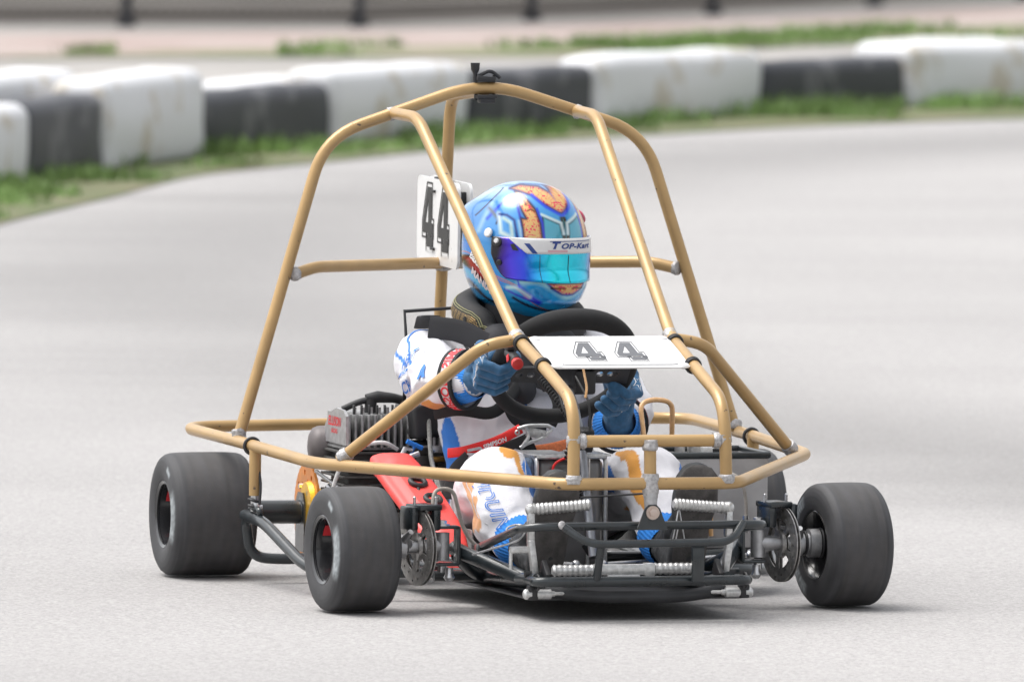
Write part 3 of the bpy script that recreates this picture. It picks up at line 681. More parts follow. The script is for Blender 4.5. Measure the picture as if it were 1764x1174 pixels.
# ---- front spindles, brakes
for s in (-1, 1):
    x = s*.341
    mb = MB(); mb.cyl((x, -.007, .103), (x, -.007, .160), .0155, n=28); mb.tube([(x, -.007, .133), (x+s*.02, -.007, .132), (x+s*.05, -.006, .131), (x+s*.10, -.005, .131)], [.014, .0165, .013, .016], 22)
    mb.tube([(x+s*.07, -.005, .13), (x+s*.085, -.03, .15), (x+s*.078, -.05, .165)], [.012, .008, .006], 12); mb.tube([(x+s*.03, .0, .13), (x+s*.035, .05, .115), (x+s*.01, .09, .105)], [.011, .008, .007], 12)
    spn = mb.build('steering_spindle', ALU, K)
    mb = MB(); mb.box((x-s*.010, -.004, .171), (.050, .034, .007), None, .003); mb.box((x-s*.010, -.004, .094), (.050, .034, .007), None, .003); mb.box((x-s*.034, -.002, .133), (.008, .034, .08), None, .003); mb.build('kingpin_yoke', BLK, K)
    mb = MB(); mb.lathe([(0, .016), (.004, .016), (.004, .010), (.011, .010), (.012, .007)], (x, -.007, .174), (0, 0, 1), 6); mb.cyl((x, -.007, .09), (x, -.007, .078), .009, n=6); mb.lathe([(0, .008), (.012, .008), (.02, .012), (.028, .006)], (x-s*.01, -.03, .088), (0, 0, -1), 14); mb.build('kingpin_bolt', STEEL, spn)
    # disc
    hl = []; nn = 5
    for k in range(nn):
        a0 = 2*math.pi*k/nn; a1 = a0+2*math.pi/nn*.74; hl.append([(.052*math.cos(a0+(a1-a0)*t/6), .052*math.sin(a0+(a1-a0)*t/6)) for t in range(7)]+[(.028*math.cos(a1-(a1-a0)*t/4), .028*math.sin(a1-(a1-a0)*t/4)) for t in range(5)])
    for k in range(18): a = 2*math.pi*k/18; rr = .066+.005*(k % 3-1); hl.append([(rr*math.cos(a)+.003*math.cos(t*math.pi/4), rr*math.sin(a)+.003*math.sin(t*math.pi/4)) for t in range(8)])
    dp = [(.080*math.cos(2*math.pi*k/64), .080*math.sin(2*math.pi*k/64)) for k in range(64)]
    st = R(12); e1 = V(-math.sin(st), math.cos(st), 0)
    mb = MB()
    for q in (-.0045, .0020): mb.prism(dp, (s*.392+q, -.004, .130), e1, (0, 0, 1), .0024, hl)
    mb.lathe([(-.004, .02), (-.004, .03), (.004, .03), (.004, .02)], (s*.392, -.004, .13), (1, 0, 0), 30)
    mb.build('brake_disc', DISC, K, 30)
    mb = MB(); mb.box((s*.378, .002, .213), (.052, .07, .012), (0, 0, R(12)), .003); mb.box((s*.362, .002, .190), (.018, .06, .05), (0, 0, R(12)), .005); mb.box((s*.409, .004, .190), (.016, .06, .05), (0, 0, R(12)), .005); cal = mb.build('brake_caliper', BLK, K)
    mb = MB()
    for q in (-.022, .024): mb.cyl((s*.378+q, -.005, .216), (s*.378+q, -.005, .231), .0032, n=8); mb.ball((s*.378+q, -.005, .232), .0036, 8, 6)
    mb.build('bleed_nipple', STEEL, cal)
    mb = MB(); mb.lathe([(0, .018), (.006, .026), (.02, .026), (.022, .021), (.035, .021), (.036, .03), (.058, .030), (.06, .02)], (s*.415, -.004, .131), (s, 0, 0) if s > 0 else (s, 0, 0), 32); hb = mb.build('front_hub', ALU, K)
    mb = MB(); mb.torus((s*.443, -.004, .131), (1, 0, 0), .0235, .003, 28, 8); mb.torus((s*.478, -.004, .131), (1, 0, 0), .0295, .003, 28, 8); mb.build('hub_clamp', BLKM, hb)
    mb = MB(); mb.tube([(x+s*.01, .085, .10), (s*.03, .075, .085)], .0052, 10); mb.ball((x+s*.01, .085, .10), .010); mb.ball((s*.03, .075, .085), .010); mb.build('tie_rod', STEEL, K)
    mb = MB(); mb.lathe([(0, .007), (.004, .011), (.016, .011), (.018, .007), (.026, .007), (.028, .0105), (.058, .0105), (.060, .006), (.066, .006)], (s*.245, -.30, .052), (-s, 0, 0), 20); mb.cyl((s*.235, -.30, .052), (s*.13, -.29, .052), .004); mb.build('adjuster', ALUB, K)
    mb = MB(); mb.box((s*.226, -.30, .055), (.022, .02, .03), None, .004); mb.torus((s*.222, -.325, .078), (1, 0, 0), .0155, .0026, 20, 8); mb.build('bumper_clamp', BLKM, K)
# brake hoses
mb = MB(); mb.tube(fillet([(-.345, .05, .150), (-.345, .06, .205), (-.335, .08, .245), (-.295, .08, .245), (-.27, .08, .150), (-.225, .06, .105)], .035), .0042, 10); h_ = mb.build('brake_hose', HOSE, K)
mb = MB(); mb.cyl((-.345, .05, .145), (-.345, .055, .172), .0065, n=8); mb.torus((-.345, .052, .155), (0, 0, 1), .007, .002); mb.build('hose_fitting', STEEL, h_)
mb = MB(); mb.tube(fillet([(.33, .05, .16), (.335, .06, .21), (.325, .06, .262), (.29, .1, .28)], .03), .004, 10); mb.build('brake_hose', HOSE, K)
mb = MB(); mb.cyl((.33, .05, .15), (.331, .052, .185), .0062, n=8); mb.torus((.33, .05, .165), (0, 0, 1), .007, .002); mb.build('hose_fitting', STEEL, h_)

# ---- pedals and footrest
def ribbed(a, b, r, n=11):
    a, b = Vector(a), Vector(b); P = []; rr = []
    for i in range(n*4+1):
        t = i/(n*4); P.append(a.lerp(b, t)); rr.append(r*(1+.075*math.cos(2*math.pi*t*n)))
    mb = MB(); mb.tube([a+(a-b).normalized()*.004]+P+[b+(b-a).normalized()*.004], [r*.7]+rr+[r*.7], 22); return mb
for s in (-1, 1):
    mb = ribbed((s*.205, -.232, .222), (s*.093, -.245, .231), .0118, 13)
    mb.ball((s*.212, -.231, .221), (.012, .0135, .0135))
    mb.box((s*.212, -.232, .185), (.014, .020, .065), (0, 0, 0), .004); mb.box((s*.208, -.236, .120), (.014, .022, .08), (0, R(s*8), 0), .004)
    if s < 0: mb.box((-.232, -.225, .138), (.045, .014, .014), None, .003); mb.cyl((-.252, -.225, .138), (-.252, -.225, .098), .004)
    pe = mb.build('pedal', ALUB, K)
    mb = MB(); mb.cyl((s*.225, -.236, .088), (s*.18, -.236, .088), .007); mb.box((s*.185, -.25, .09), (.012, .05, .035), (R(35), 0, 0), .003); mb.build('pedal_pivot', BLKM, pe)
mb = MB(); mb.tube(fillet([(-.245, -.21, .16), (-.26, -.2, .18), (-.235, -.2, .19), (-.215, -.22, .185)], .02), .0022, 8); mb.tube(fillet([(-.212, -.232, .23), (-.222, -.22, .16), (-.30, -.1, .12)], .03), .0022, 8); mb.tube([(.102, -.245, .22), (.112, -.25, .16)], .0015, 6); mb.tube(fillet([(.100, -.245, .22), (.09, -.25, .17), (.085, -.25, .15), (.092, -.25, .15), (.1, -.25, .19)], .01), .0016, 6)
mb.build('pedal_spring_wire', STEEL, K)
mb = ribbed((-.180, -.300, .100), (-.10, -.300, .100), .0115, 7); b2 = ribbed((.035, -.300, .102), (.115, -.300, .102), .0115, 7); mb.add(b2.v, b2.f)
mb.box((-.035, -.300, .101), (.125, .024, .022), None, .004); mb.box((.022, -.300, .101), (.022, .026, .026), None, .003); mb.box((-.035, -.300, .086), (.07, .03, .01), None, .002); mb.build('footrest_bar', ALUB, K)

# ---- steering
WC = V(-.007, .275, .482); A45 = R(45); EU = V(0, -math.sin(A45), math.cos(A45)); EN = V(0, math.cos(A45), math.sin(A45)); RW = .150
def rimp(phi):
    # slightly flattened top, like a D shaped kart wheel
    c, s = math.cos(phi), math.sin(phi); k = 1+.035*max(0, s)**2; e = .86; cx = math.copysign(abs(c)**(e if s > 0 else 1), c); return WC+V(1, 0, 0)*(RW*cx*.97)+EU*(RW*s*k)
mb = MB(); mb.tube([rimp(2*math.pi*k/72) for k in range(72)], [.0158+.0070*max(0, math.sin(2*math.pi*k/72))**1.5 for k in range(72)], 18, closed=True); sw = mb.build('steering_wheel', SUEDE, K)
mb = MB()
ins = lambda cx, cy, r: [(cx+r*math.cos(t*math.pi/6), cy+r*math.sin(t*math.pi/6)) for t in range(12)]
mb.prism([(-.142, -.020), (-.05, -.028), (-.035, -.055), (.035, -.055), (.05, -.028), (.142, -.03), (.142, .018), (.05, .030), (.03, .06), (-.03, .06), (-.05, .022), (-.142, .018)], WC-EN*.010, (1, 0, 0), EU, .006, [ins(-.072, -.002, .008), ins(-.098, -.002, .007), ins(.078, 0, .008), ins(.1, 0, .007)])
mb.lathe([(0, .03), (.012, .03), (.03, .02), (.055, .018), (.056, .01)], WC-EN*.006, -EN, 28)
mb.box(WC+V(.04, 0, 0)-EN*.03+EU*(-.01), (.05, .03, .05), None, .006)
mb.build('wheel_spoke_plate', BLKM, sw)
mb = MB()
for q in ((-.05, .012), (-.05, -.016), (.05, .014), (.05, -.018), (.115, .0), (-.118, -.002)): mb.cyl(WC+V(q[0], 0, 0)+EU*q[1]-EN*.009, WC+V(q[0], 0, 0)+EU*q[1]-EN*.016, .0048, n=8)
mb.build('spoke_bolt', STEEL, sw)
mb = MB(); mb.cyl(WC-EN*.05, (0, .20, .40), .010); mb.tube(fillet([(0, .21, .41), (.005, .17, .34), (.005, .065, .10)], .03), .0095, 16); scol = mb.build('steering_column', mat('column_steel', (.26, .27, .29), .38, .7, .15, 60), K)
mb = MB(); mb.cyl((.004, .13, .255), (.004, .122, .235), .014); mb.cyl((-.012, .17, .33), (.02, .17, .33), .012); mb.cyl((-.026, .165, .325), (-.012, .165, .325), .0085, n=8); mb.build('column_bearing', ALUB, scol)
mb = MB(); mb.box((.012, .16, .34), (.03, .03, .05), (.3, 0, 0), .005); mb.cyl((.0, .09, .13), (.012, .085, .11), .016); mb.build('column_mount', BLKM, scol)
# coiled cable
def coil(path, r, wire, turns_per_m=150, n=10):
    P = fillet(path, .04, 10); out = []; acc = 0; u = None
    for i in range(len(P)-1):
        a, b = P[i], P[i+1]; L = (b-a).length; t = (b-a).normalized(); u = (V(1, 0, 0)-t*t.x).normalized() if abs(t.x) < .95 else V(0, 0, 1); w_ = t.cross(u); k = max(2, int(L*turns_per_m*n))
        for j in range(k): q = j/k; ang = (acc+L*q)*turns_per_m*2*math.pi; out.append(a+(b-a)*q+(u*math.cos(ang)+w_*math.sin(ang))*r)
        acc += L
    mb = MB(); mb.tube(out, wire, 6); return mb
coil([(-.075, .20, .465), (-.06, .16, .435), (-.025, .13, .38), (-.03, .12, .33), (-.04, .12, .31), (-.02, .10, .27), (-.015, .1, .22)], .0062, .0022, 130).build('coiled_cable', RUB, K)
mb = MB(); mb.tube(fillet([(-.05, .18, .46), (-.045, .12, .40), (-.02, .11, .36), (-.03, .10, .29), (-.02, .09, .2)], .03), .003, 8); mb.tube(fillet([(.0, .2, .47), (.012, .13, .42), (.01, .12, .36)], .03), .0025, 8); mb.build('loom_cable', RUB, K)
mb = MB(); mb.tube(fillet([(-.06, .16, .245), (-.058, .16, .29), (-.03, .15, .305), (-.0, .15, .30)], .03), .0028, 8); mb.build('red_wire', REDB, K)
mb = MB(); mb.tube(fillet([(.003, .16, .50), (.006, .13, .45), (.0, .12, .43)], .02), .0028, 8); mb.tube([(-.03, .14, .28), (-.015, .14, .30)], .0025, 8); mb.build('amber_wire', AMBER, K)
# kill switch on the leg
mb = MB(); mb.cyl((-.163, .13, .525), (-.160, .085, .508), .0118, n=24); mb.box((-.165, .12, .545), (.02, .03, .03), None, .005); ks = mb.build('kill_switch', BLKM, K)
mb = MB(); mb.lathe([(0, .0115), (.004, .0125), (.012, .012), (.014, .009)], (-.160, .084, .507), (.03, -.93, -.36), 24); mb.build('red_cap', RBRED, ks)
mb = MB(); mb.box((-.1745, .10, .515), (.002, .016, .014), (R(-20), 0, 0), .0005); mb.build('sticker', REDP, ks)

# ---- between-the-legs fuel tank, side box
mb = MB(); mb.box((-.015, .26, .18), (.150, .17, .245), None, .022, 4); tk = mb.build('fuel_tank', TANKG, K)
mb = MB()
for x in (-.090, .060): mb.tube(fillet([(x, .173, .06), (x, .173, .303, .02), (x, .345, .303)], .02), .005, 8, flat=(1., 1.4))
mb.box((-.055, .255, .306), (.085, .165, .004), None, .001); mb.box((.042, .255, .306), (.06, .165, .004), None, .001); mb.tube([(-.09, .170, .302), (.06, .170, .302)], .0035, 8); mb.tube([(.022, .171, .06), (.022, .171, .30)], .004, 8); mb.build('tank_frame', ALUB, tk)
mb = MB(); mb.box((-.103, .26, .235), (.04, .15, .13), (0, 0, 0), .02, 4); mb.build('tank_side_shell', mat('blue_grey_shell', (.16, .21, .29), .3, .3, .1, 20), tk)
mb = MB(); mb.box((.365, .39, .19), (.22, .004, .19), None, .001); mb.box((.475, .50, .19), (.004, .22, .19), None, .001); mb.box((.255, .50, .19), (.004, .22, .19), None, .001); mb.box((.365, .61, .19), (.22, .004, .19), None, .001); mb.box((.365, .50, .10), (.22, .22, .004), None, .001); sb = mb.build('side_box', BRUSH, K)
mb = MB(); mb.tube([(.252, .387, .290), (.478, .387, .290), (.478, .613, .290), (.252, .613, .290)], .0055, 8, closed=True, flat=(1.3, 1)); mb.box((.262, .387, .23), (.026, .006, .12), None, .002); mb.build('box_edge_trim', BLK, sb)
mb = MB(); mb.box((.30, .50, .20), (.08, .17, .16), None, .01); mb.cyl((.39, .47, .11), (.39, .47, .30), .018); mb.cyl((.345, .52, .11), (.345, .52, .285), .022); bt = mb.build('battery', BLKM, sb)
mb = MB(); mb.cyl((.30, .45, .28), (.30, .45, .32), .011); mb.cyl((.335, .46, .28), (.335, .46, .325), .013); mb.box((.37, .50, .29), (.06, .08, .03), None, .006); mb.build('battery_terminal', ALUB, sb)
mb = MB(); mb.tube(fillet([(.235, .36, .13), (.235, .36, .23), (.205, .38, .30), (.203, .42, .40), (.24, .43, .408), (.28, .44, .40), (.285, .46, .32)], .035), .0055, 10); mb.tube([(.35, .384, .20), (.352, .384, .12)], .005, 8); mb.build('fuel_hose', AMBER, K)
mb = MB(); mb.tube(fillet([(.237, .36, .245), (.18, .33, .25), (.18, .3, .12)], .03), .006, 8); mb.box((.235, .357, .235), (.03, .012, .012), None, .002); mb.tube([(.085, -.375, .268), (-.02, .05, .215), (-.04, .05, .2)] if False else [(-.005, -.37, .262), (-.072, -.12, .238), (-.082, -.1, .22)], .0022, 6); mb.build('zip_tie', BLKM, K)

# ---- engine
def fins(mb, x0, x1, y0, y1, z0, z1, n, axis, th, core):
    if axis == 'x':
        for k in range(n): x = x0+(x1-x0)*k/(n-1); mb.box((x, (y0+y1)/2, (z0+z1)/2), (th, y1-y0, z1-z0), None, .0018, 2)
    else:
        for k in range(n): z = z0+(z1-z0)*k/(n-1); mb.box(((x0+x1)/2, (y0+y1)/2, z), (x1-x0, y1-y0, th), None, .0012, 2)
    mb.box(*core)
ALD = mat('dull_cast_fins', (.27, .27, .27), .5, .55, .3, 60, .15, 300); ALDK = mat('dark_cast_barrel', (.075, .073, .07), .55, .5, .3, 60, .15, 300)
EO = V(.012, 0, -.021)
class MBE(MB):
    def mesh(s, name='m', off=None): return MB.mesh(s, name, (off if off is not None else V(0, 0, 0))-EO)
    def clusters(s):
        r = MB.clusters(s)
        for q in r: q.__class__ = MBE
        return r
mb = MBE(); fins(mb, -.348, -.218, .785, .965, .306, .377, 10, 'x', .0060, ((-.283, .905, .338), (.13, .12, .050), None, .004)); mb.box((-.283, .885, .304), (.140, .178, .006), None, .002); mb.box((-.283, .90, .372), (.12, .13, .012), None, .004); eng = mb.build('engine_head', ALD, K)
mb = MBE(); mb.prism([(.785, .312), (.965, .312), (.965, .345), (.93, .374), (.87, .388), (.81, .386), (.785, .374)], (-.356, 0, 0), (0, 1, 0), (0, 0, 1), .006); mb.build('side_plate', ALU, eng)
t_v, t_f = text2d('ELLISON', .028, .0006, .25); mb = MBE(); mb.add([(-.3568, .882-x, .358+y+.0) for x, y in t_v], t_f); mb.build('engine_lettering', REDP, eng)
t_v, t_f = text2d('RACING', .014, .0003, .25); mb = MBE(); mb.add([(-.3568, .882-x, .338+y) for x, y in t_v], t_f); mb.build('engine_lettering', REDP, eng)
mb = MBE(); fins(mb, -.362, -.205, .785, .975, .175, .296, 8, 'z', .005, ((-.283, .88, .23), (.125, .15, .14), None, .006)); mb.cyl((-.283, .88, .05), (-.283, .88, .18), .06); mb.box((-.28, .85, .115), (.17, .2, .11), None, .02, 3); mb.build('engine_barrel', ALDK, K)
mb = MBE(); mb.tube(fillet([(-.345, .86, .385), (-.31, .85, .402), (-.28, .85, .408), (-.225, .85, .406), (-.20, .84, .39)], .03), .007, 10); mb.cyl((-.285, .85, .375), (-.285, .85, .408), .013); mb.tube([(-.295, .85, .408), (-.27, .85, .412), (-.235, .85, .409), (-.212, .85, .404)], [.010, .013, .0105, .009], 14)
mb.tube(fillet([(-.215, .85, .404), (-.185, .82, .38), (-.175, .8, .31), (-.18, .78, .23), (-.21, .77, .18)], .05), .0045, 10)
for k in range(7): mb.box((-.335+.017*k, .80, .388), (.003, .012, .02), None, .001)
mb.build('spark_plug_lead', RUB, eng)
mb = MBE()
for k in range(6): mb.cyl((-.325+.018*k, .83, .375), (-.325+.018*k, .83, .391), .0035, n=6)
mb.build('head_stud', STEEL, eng)
mb = MB(); mb.lathe([(0, .012), (.003, .028), (.010, .040), (.022, .045), (.09, .046)], (-.372, 1.0, .276), (1, -.1, 0), 32); mb.tube([(-.26, .98, .29), (-.2, 1.0, .26), (-.15, 1.1, .2)], .024, 16); mb.build('exhaust_silencer', EXH, K)
mb = MB(); mb.box((-.165, .82, .345), (.085, .16, .075), (0, R(-6), 0), .012, 3); mb.tube(fillet([(-.20, .80, .32), (-.13, .75, .34), (-.08, .70, .33)], .05), .018, 12); mb.build('intake_airbox', BLKM, K)
mb = MB(); mb.cyl((-.155, .80, .28), (-.20, .80, .28), .022); mb.cyl((-.15, .75, .235), (-.10, .74, .235), .02); mb.box((-.17, .80, .255), (.04, .05, .03), None, .005); ca_ = mb.build('carburettor', ALDK, K)
mb = MB(); mb.cyl((-.16, .75, .285), (-.16, .75, .315), .005); mb.cyl((-.145, .75, .29), (-.145, .75, .32), .006); mb.cyl((-.20, .75, .29), (-.13, .75, .292), .003); mb.box((-.155, .745, .285), (.03, .012, .016), None, .003); mb.ball((-.118, .735, .235), .012); mb.cyl((-.12, .735, .235), (-.10, .73, .232), .009); mb.build('carb_linkage', STEEL, ca_)
mb = MB(); mb.box((-.15, .755, .263), (.032, .02, .012), None, .003); mb.build('brass_fitting', mat('brass', (.5, .27, .07), .35, .8), ca_)
mb = MB(); mb.tube(fillet([(-.24, .75, .285), (-.27, .735, .302), (-.315, .74, .297), (-.352, .76, .268), (-.368, .78, .22), (-.378, .80, .15)], .05), .0046, 10); mb.build('white_cable', WIREW, K)
mb = MB(); mb.cyl((-.226, .70, .268), (-.214, .70, .298), .003); mb.tube([(-.226, .70, .298), (-.214, .70, .303), (-.204, .70, .295), (-.199, .70, .288)] if False else [(-.232, .70, .305), (-.198, .70, .290)], .0052, 10); mb.build('pull_handle', BLUEK, K)
mb = MB(); mb.tube([(-.25, .70, .26), (-.235, .70, .29), (-.22, .70, .285)], .006, 8); mb.cyl((-.24, .68, .27), (-.21, .68, .28), .006); mb.tube(fillet([(-.36, .88, .2), (-.32, .84, .15), (-.29, .7, .13), (-.28, .5, .1)], .05), .007, 8); mb.build('engine_linkage', STEEL, K)

# ---- red chain guard
mb = MB()
secs = [(.625, .262, .034, .020), (.615, .272, .043, .026), (.59, .272, .047, .030), (.55, .258, .049, .030), (.50, .238, .050, .030), (.44, .214, .050, .030), (.38, .188, .049, .030), (.32, .160, .047, .030), (.27, .135, .043, .030), (.235, .112, .036, .028), (.225, .100, .022, .020)]
n = 28; vs_ = []; fs_ = []
for i, (y, z, hw, ht) in enumerate(secs):
    cx = -.292+(.62-y)*.10
    for k in range(n):
        a = 2*math.pi*k/n; ca, sa = math.cos(a), math.sin(a); e = .55; X = hw*math.copysign(abs(ca)**e, ca); Z = ht*math.copysign(abs(sa)**e, sa)
        if X < -hw*.55 and Z > 0 and .25 < y < .58: Z *= .45
        vs_.append((cx+X, y+Z*.40, z-.012+Z*.9))
for i in range(len(secs)-1):
    for k in range(n): fs_.append((i*n+k, i*n+(k+1) % n, (i+1)*n+(k+1) % n, (i+1)*n+k))
fs_.append(tuple(range(n))); fs_.append(tuple((len(secs)-1)*n+k for k in range(n)))
mb.add(vs_, fs_); gd = mb.build('chain_guard', RED, K, 45)
mb = MB(); mb.torus((-.272, .455, .235), (.1, -.42, .9), .0165, .0055, 28, 12); mb.lathe([(0, .012), (.001, .001)], (-.272, .455, .229), (.1, -.42, .9), 20); mb.torus((-.262, .365, .205), (.1, -.42, .9), .0165, .0055, 28, 12); mb.cyl((-.275, .44, .225), (-.277, .42, .205), .004); mb.build('rubber_grommet', RUB, gd)

# ---- seat
vs_ = []; fs_ = []; nu, nv = 30, 24
for i in range(nu+1):
    t = i/nu                       # 0 front lip .. 1 top of back
    if t < .45: q = t/.45; cy = .33+.36*q; czz = .10-.045*math.sin(q*math.pi*.5)
    else: q = (t-.45)/.55; cy = .69+.20*q**1.1-.0; czz = .055+.36*q**1.15
    wd = .165+.02*math.sin(t*math.pi); hh = .10+.10*math.sin(min(1, t*1.3)*math.pi)
    for j in range(nv+1):
        a = (j/nv-.5)*2; x = wd*math.sin(a*1.45)/math.sin(1.45); lift = hh*abs(a)**3
        d = V(0, -.35, 1) if t < .5 else V(0, -1, .25); d.normalize(); p = V(.0+x, cy, czz)+d*lift; vs_.append(tuple(p))
for i in range(nu):
    for j in range(nv): k = i*(nv+1)+j; fs_.append((k, k+1, k+nv+2, k+nv+1))
me = bpy.data.meshes.new('seat'); me.from_pydata(vs_, [], fs_); me = bake(me, [('SOLIDIFY', dict(thickness=.006, offset=0))])
seat = finish(me, 'seat', CARB, K)
mb = MB(); mb.tube([Vector(vs_[i*(nv+1)]) for i in range(nu+1)], .005, 8); mb.tube([Vector(vs_[i*(nv+1)+nv]) for i in range(nu+1)], .005, 8); mb.build('seat_edge', mat('grey_edge_trim', (.28, .28, .26), .6, 0, .3, 200), seat)
mb = MB(); mb.tube([(-.205, .80, .46), (-.208, .82, .575), (-.02, .84, .585), (-.015, .86, .44)], .0045, 8); mb.cyl((-.205, .8, .46), (-.2, .88, .30), .0045); mb.build('seat_back_frame', BLKM, K)
mb = MB(); mb.box((-.17, .30, .105), (.06, .02, .006), None, .002); mb.box((-.2, .45, .12), (.005, .35, .05), None, .002); mb.box((.2, .45, .12), (.005, .35, .05), None, .002); mb.build('seat_bracket', ALUB, seat)

# ================================================================== THE DRIVER
pb = V(0, .62, .055); c_, s_ = math.cos(KYAW), math.sin(KYAW)
PE = empty('person', (c_*pb.x-s_*pb.y, s_*pb.x+c_*pb.y, pb.z), KYAW); BASE[PE.name] = pb
tag(PE, 'driver in white and blue overalls and a blue full face helmet gripping the steering wheel', 'person')
SUIT = mat('racing_suit_cloth', (.66, .655, .68), .8, 0, .06, 18, .5, 420, attr='Col', sheen=.15)
WHITE = (.66, .655, .69); BLUE = (.018, .165, .56); ORA = (.60, .27, .045); TAN = (.62, .30, .13)
b = MB()
b.tube([(0, .60, .075), (0, .60, .085), (0, .61, .13), (.0, .64, .22), (0, .67, .31), (0, .70, .40), (0, .725, .47), (0, .73, .515), (0, .73, .525)], [.05, .10, .135, .140, .145, .155, .150, .09, .03], 28, flat=(.78, 1.12), upv=(0, -1, .2))
b.caps((-.12, .73, .47), (-.185, .71, .475), .07, .068); b.caps((.12, .73, .47), (.185, .71, .475), .07, .068)
b.caps((0, .73, .49), (.01, .70, .62), .058, .052); b.ball((.02, .675, .70), (.078, .095, .10), 20, 14)
b.ball((0, .61, .33), (.13, .07, .10), 20, 12)
# right arm (photo left)
b.caps((-.182, .71, .478), (-.220, .50, .446), .065, .054); b.caps((-.220, .50, .446), (-.200, .425, .452), .054, .056); b.ball((-.222, .60, .44), (.05, .06, .05))
b.caps((-.222, .44, .448), (-.185, .365, .452), .042, .038)
# left arm
b.caps((.182, .71, .478), (.208, .57, .375), .070, .060); b.caps((.208, .57, .375), (.180, .515, .352), .060, .054); b.caps((.178, .51, .352), (.156, .425, .356), .042, .037)
# legs
for s in (-1, 1):
    b.caps((s*.085, .61, .125), (s*.152, .30, .236), .086, .075); b.caps((s*.152, .30, .236), (s*.163, .20, .250), .075, .071)
    b.caps((s*.163, .20, .250), (s*.174, .10, .175), .071, .063); b.caps((s*.172, .12, .18), (s*.160, .062, .145), .063, .055); b.caps((s*.158, .07, .14), (s*.154, .0, .13), .042, .038)
    b.ball((s*.185, .14, .17), (.05, .06, .055))
me = fused(b, .0046, 8)
N = len(me.vertices); co = np.empty(N*3); me.vertices.foreach_get('co', co); co = co.reshape(-1, 3); no = np.empty(N*3); me.vertices.foreach_get('normal', no); no = no.reshape(-1, 3)
JOINTS = [((-.24, .50, .44), .10), ((.21, .55, .39), .10), ((-.19, .70, .47), .10), ((0, .57, .28), .16), ((-.155, .22, .25), .10), ((.155, .22, .25), .10), ((-.165, .09, .16), .08), ((.165, .09, .16), .08)]
disp = np.zeros(N); cols = np.zeros((N, 4)); cols[:, 3] = 1
def wob(p, k): return noise.noise(p*k)
BLOBS = [((-.136, .125, .285), (.008, .10, .036), ORA), ((-.150, .150, .316), (.020, .06, .014), ORA), ((-.100, .15, .262), (.028, .12, .055), BLUE), ((-.294, .25, .20), (.042, .30, .25), BLUE), ((-.243, .20, .20), (.012, .22, .13), TAN),
         ((.118, .16, .29), (.010, .14, .12), ORA), ((.07, .22, .26), (.022, .15, .11), BLUE), ((.24, .22, .24), (.025, .2, .12), BLUE),
         ((-.115, .585, .475), (.022, .06, .05), ORA), ((-.095, .575, .46), (.014, .06, .06), BLUE), ((-.245, .47, .388), (.05, .05, .022), ORA), ((-.27, .50, .385), (.025, .06, .02), BLUE),
         ((-.165, .56, .27), (.032, .12, .14), BLUE), ((-.13, .52, .27), (.010, .06, .12), TAN), ((.165, .56, .27), (.032, .12, .14), BLUE), ((.13, .55, .45), (.014, .06, .07), ORA), ((.10, .55, .44), (.022, .06, .06), BLUE)]
for i in range(N):
    p = Vector(co[i]); jw = 0
    for c, r in JOINTS: jw = max(jw, 1-(p-Vector(c)).length/r)
    q = Vector((p.x*1.0+p.z*.6, p.y*.9, p.z*1.5-p.x*.4)); r1 = 1-abs(wob(q, 10))*2.4; r2_ = 1-abs(wob(q+V(3, 1, 2), 19))*2.2
    hw = 1 if p.z < .6 else 0
    disp[i] = hw*((.0040+.0085*max(0, jw))*r1+(.0016+.0034*max(0, jw))*r2_-.002)
    c = WHITE
    if p.z > .515 and abs(p.x) < .085 and p.y < .80: c = (.012, .012, .014)
    else:
        wp = p+V(wob(p, 22), wob(p+V(5, 5, 5), 22), wob(p+V(9, 1, 3), 22))*.006
        for bc, br_, cc in BLOBS:
            d = ((wp.x-bc[0])/br_[0])**2+((wp.y-bc[1])/br_[1])**2+((wp.z-bc[2])/br_[2])**2
            if d < 1: c = cc; break
        # blue piping along the outer shoulder
        if c == WHITE and -.26 < p.x < -.14 and p.y > .55 and abs((p.z-.475)-(p.x+.19)*-.15-.030*math.sin(p.y*9)) < .004 and p.x < -.18: c = BLUE
    cols[i, :3] = c
co += no*disp[:, None]; me.vertices.foreach_set('co', co.ravel())
bb = bvh_of(me)
ca = me.color_attributes.new('Col', 'FLOAT_COLOR', 'POINT'); ca.data.foreach_set('color', cols.astype('f').ravel())
BODY = finish(me, 'body', SUIT, PE)
CX = (.965, -.262, 0); UP = (0, 0, 1)
def dtext(txt, size, at, ex, ey, m, name, bold=.0, shear=0., L=.006, bvh=bb, parent=PE, off=.0028, dist=.3):
    mb = MB(); decal(mb, text2d(txt, size, bold, shear, L), at, ex, ey, bvh, off, dist)
    if mb.f: return mb._build(name, m, parent, 80)
dtext('AELT', .034, (-.250, .62, .482), (.45, -.75, .35), (-.2, .2, 1), BLUEP, 'shoulder_lettering', .0006, .2)
dtext('WASHERS', .014, (-.252, .61, .455), (.45, -.75, .35), (-.2, .2, 1), BLUEP, 'shoulder_lettering', .0004)
dtext('CR', .034, (-.252, .585, .428), (.45, -.75, .35), (-.2, .2, 1), BLUEP, 'shoulder_lettering', .0008, .3)
dtext('A', .030, (-.222, .49, .470), (.6, -.7, .3), (-.3, .2, 1), BLUEP, 'sleeve_lettering', .003, .0)
dtext('GE', .036, (-.035, .54, .385), CX, UP, BLUEP, 'chest_lettering', .0016)
dtext('SIM', .020, (-.10, .64, .535), CX, (0, .3, 1), REDP, 'shoulder_patch_lettering', .0006)
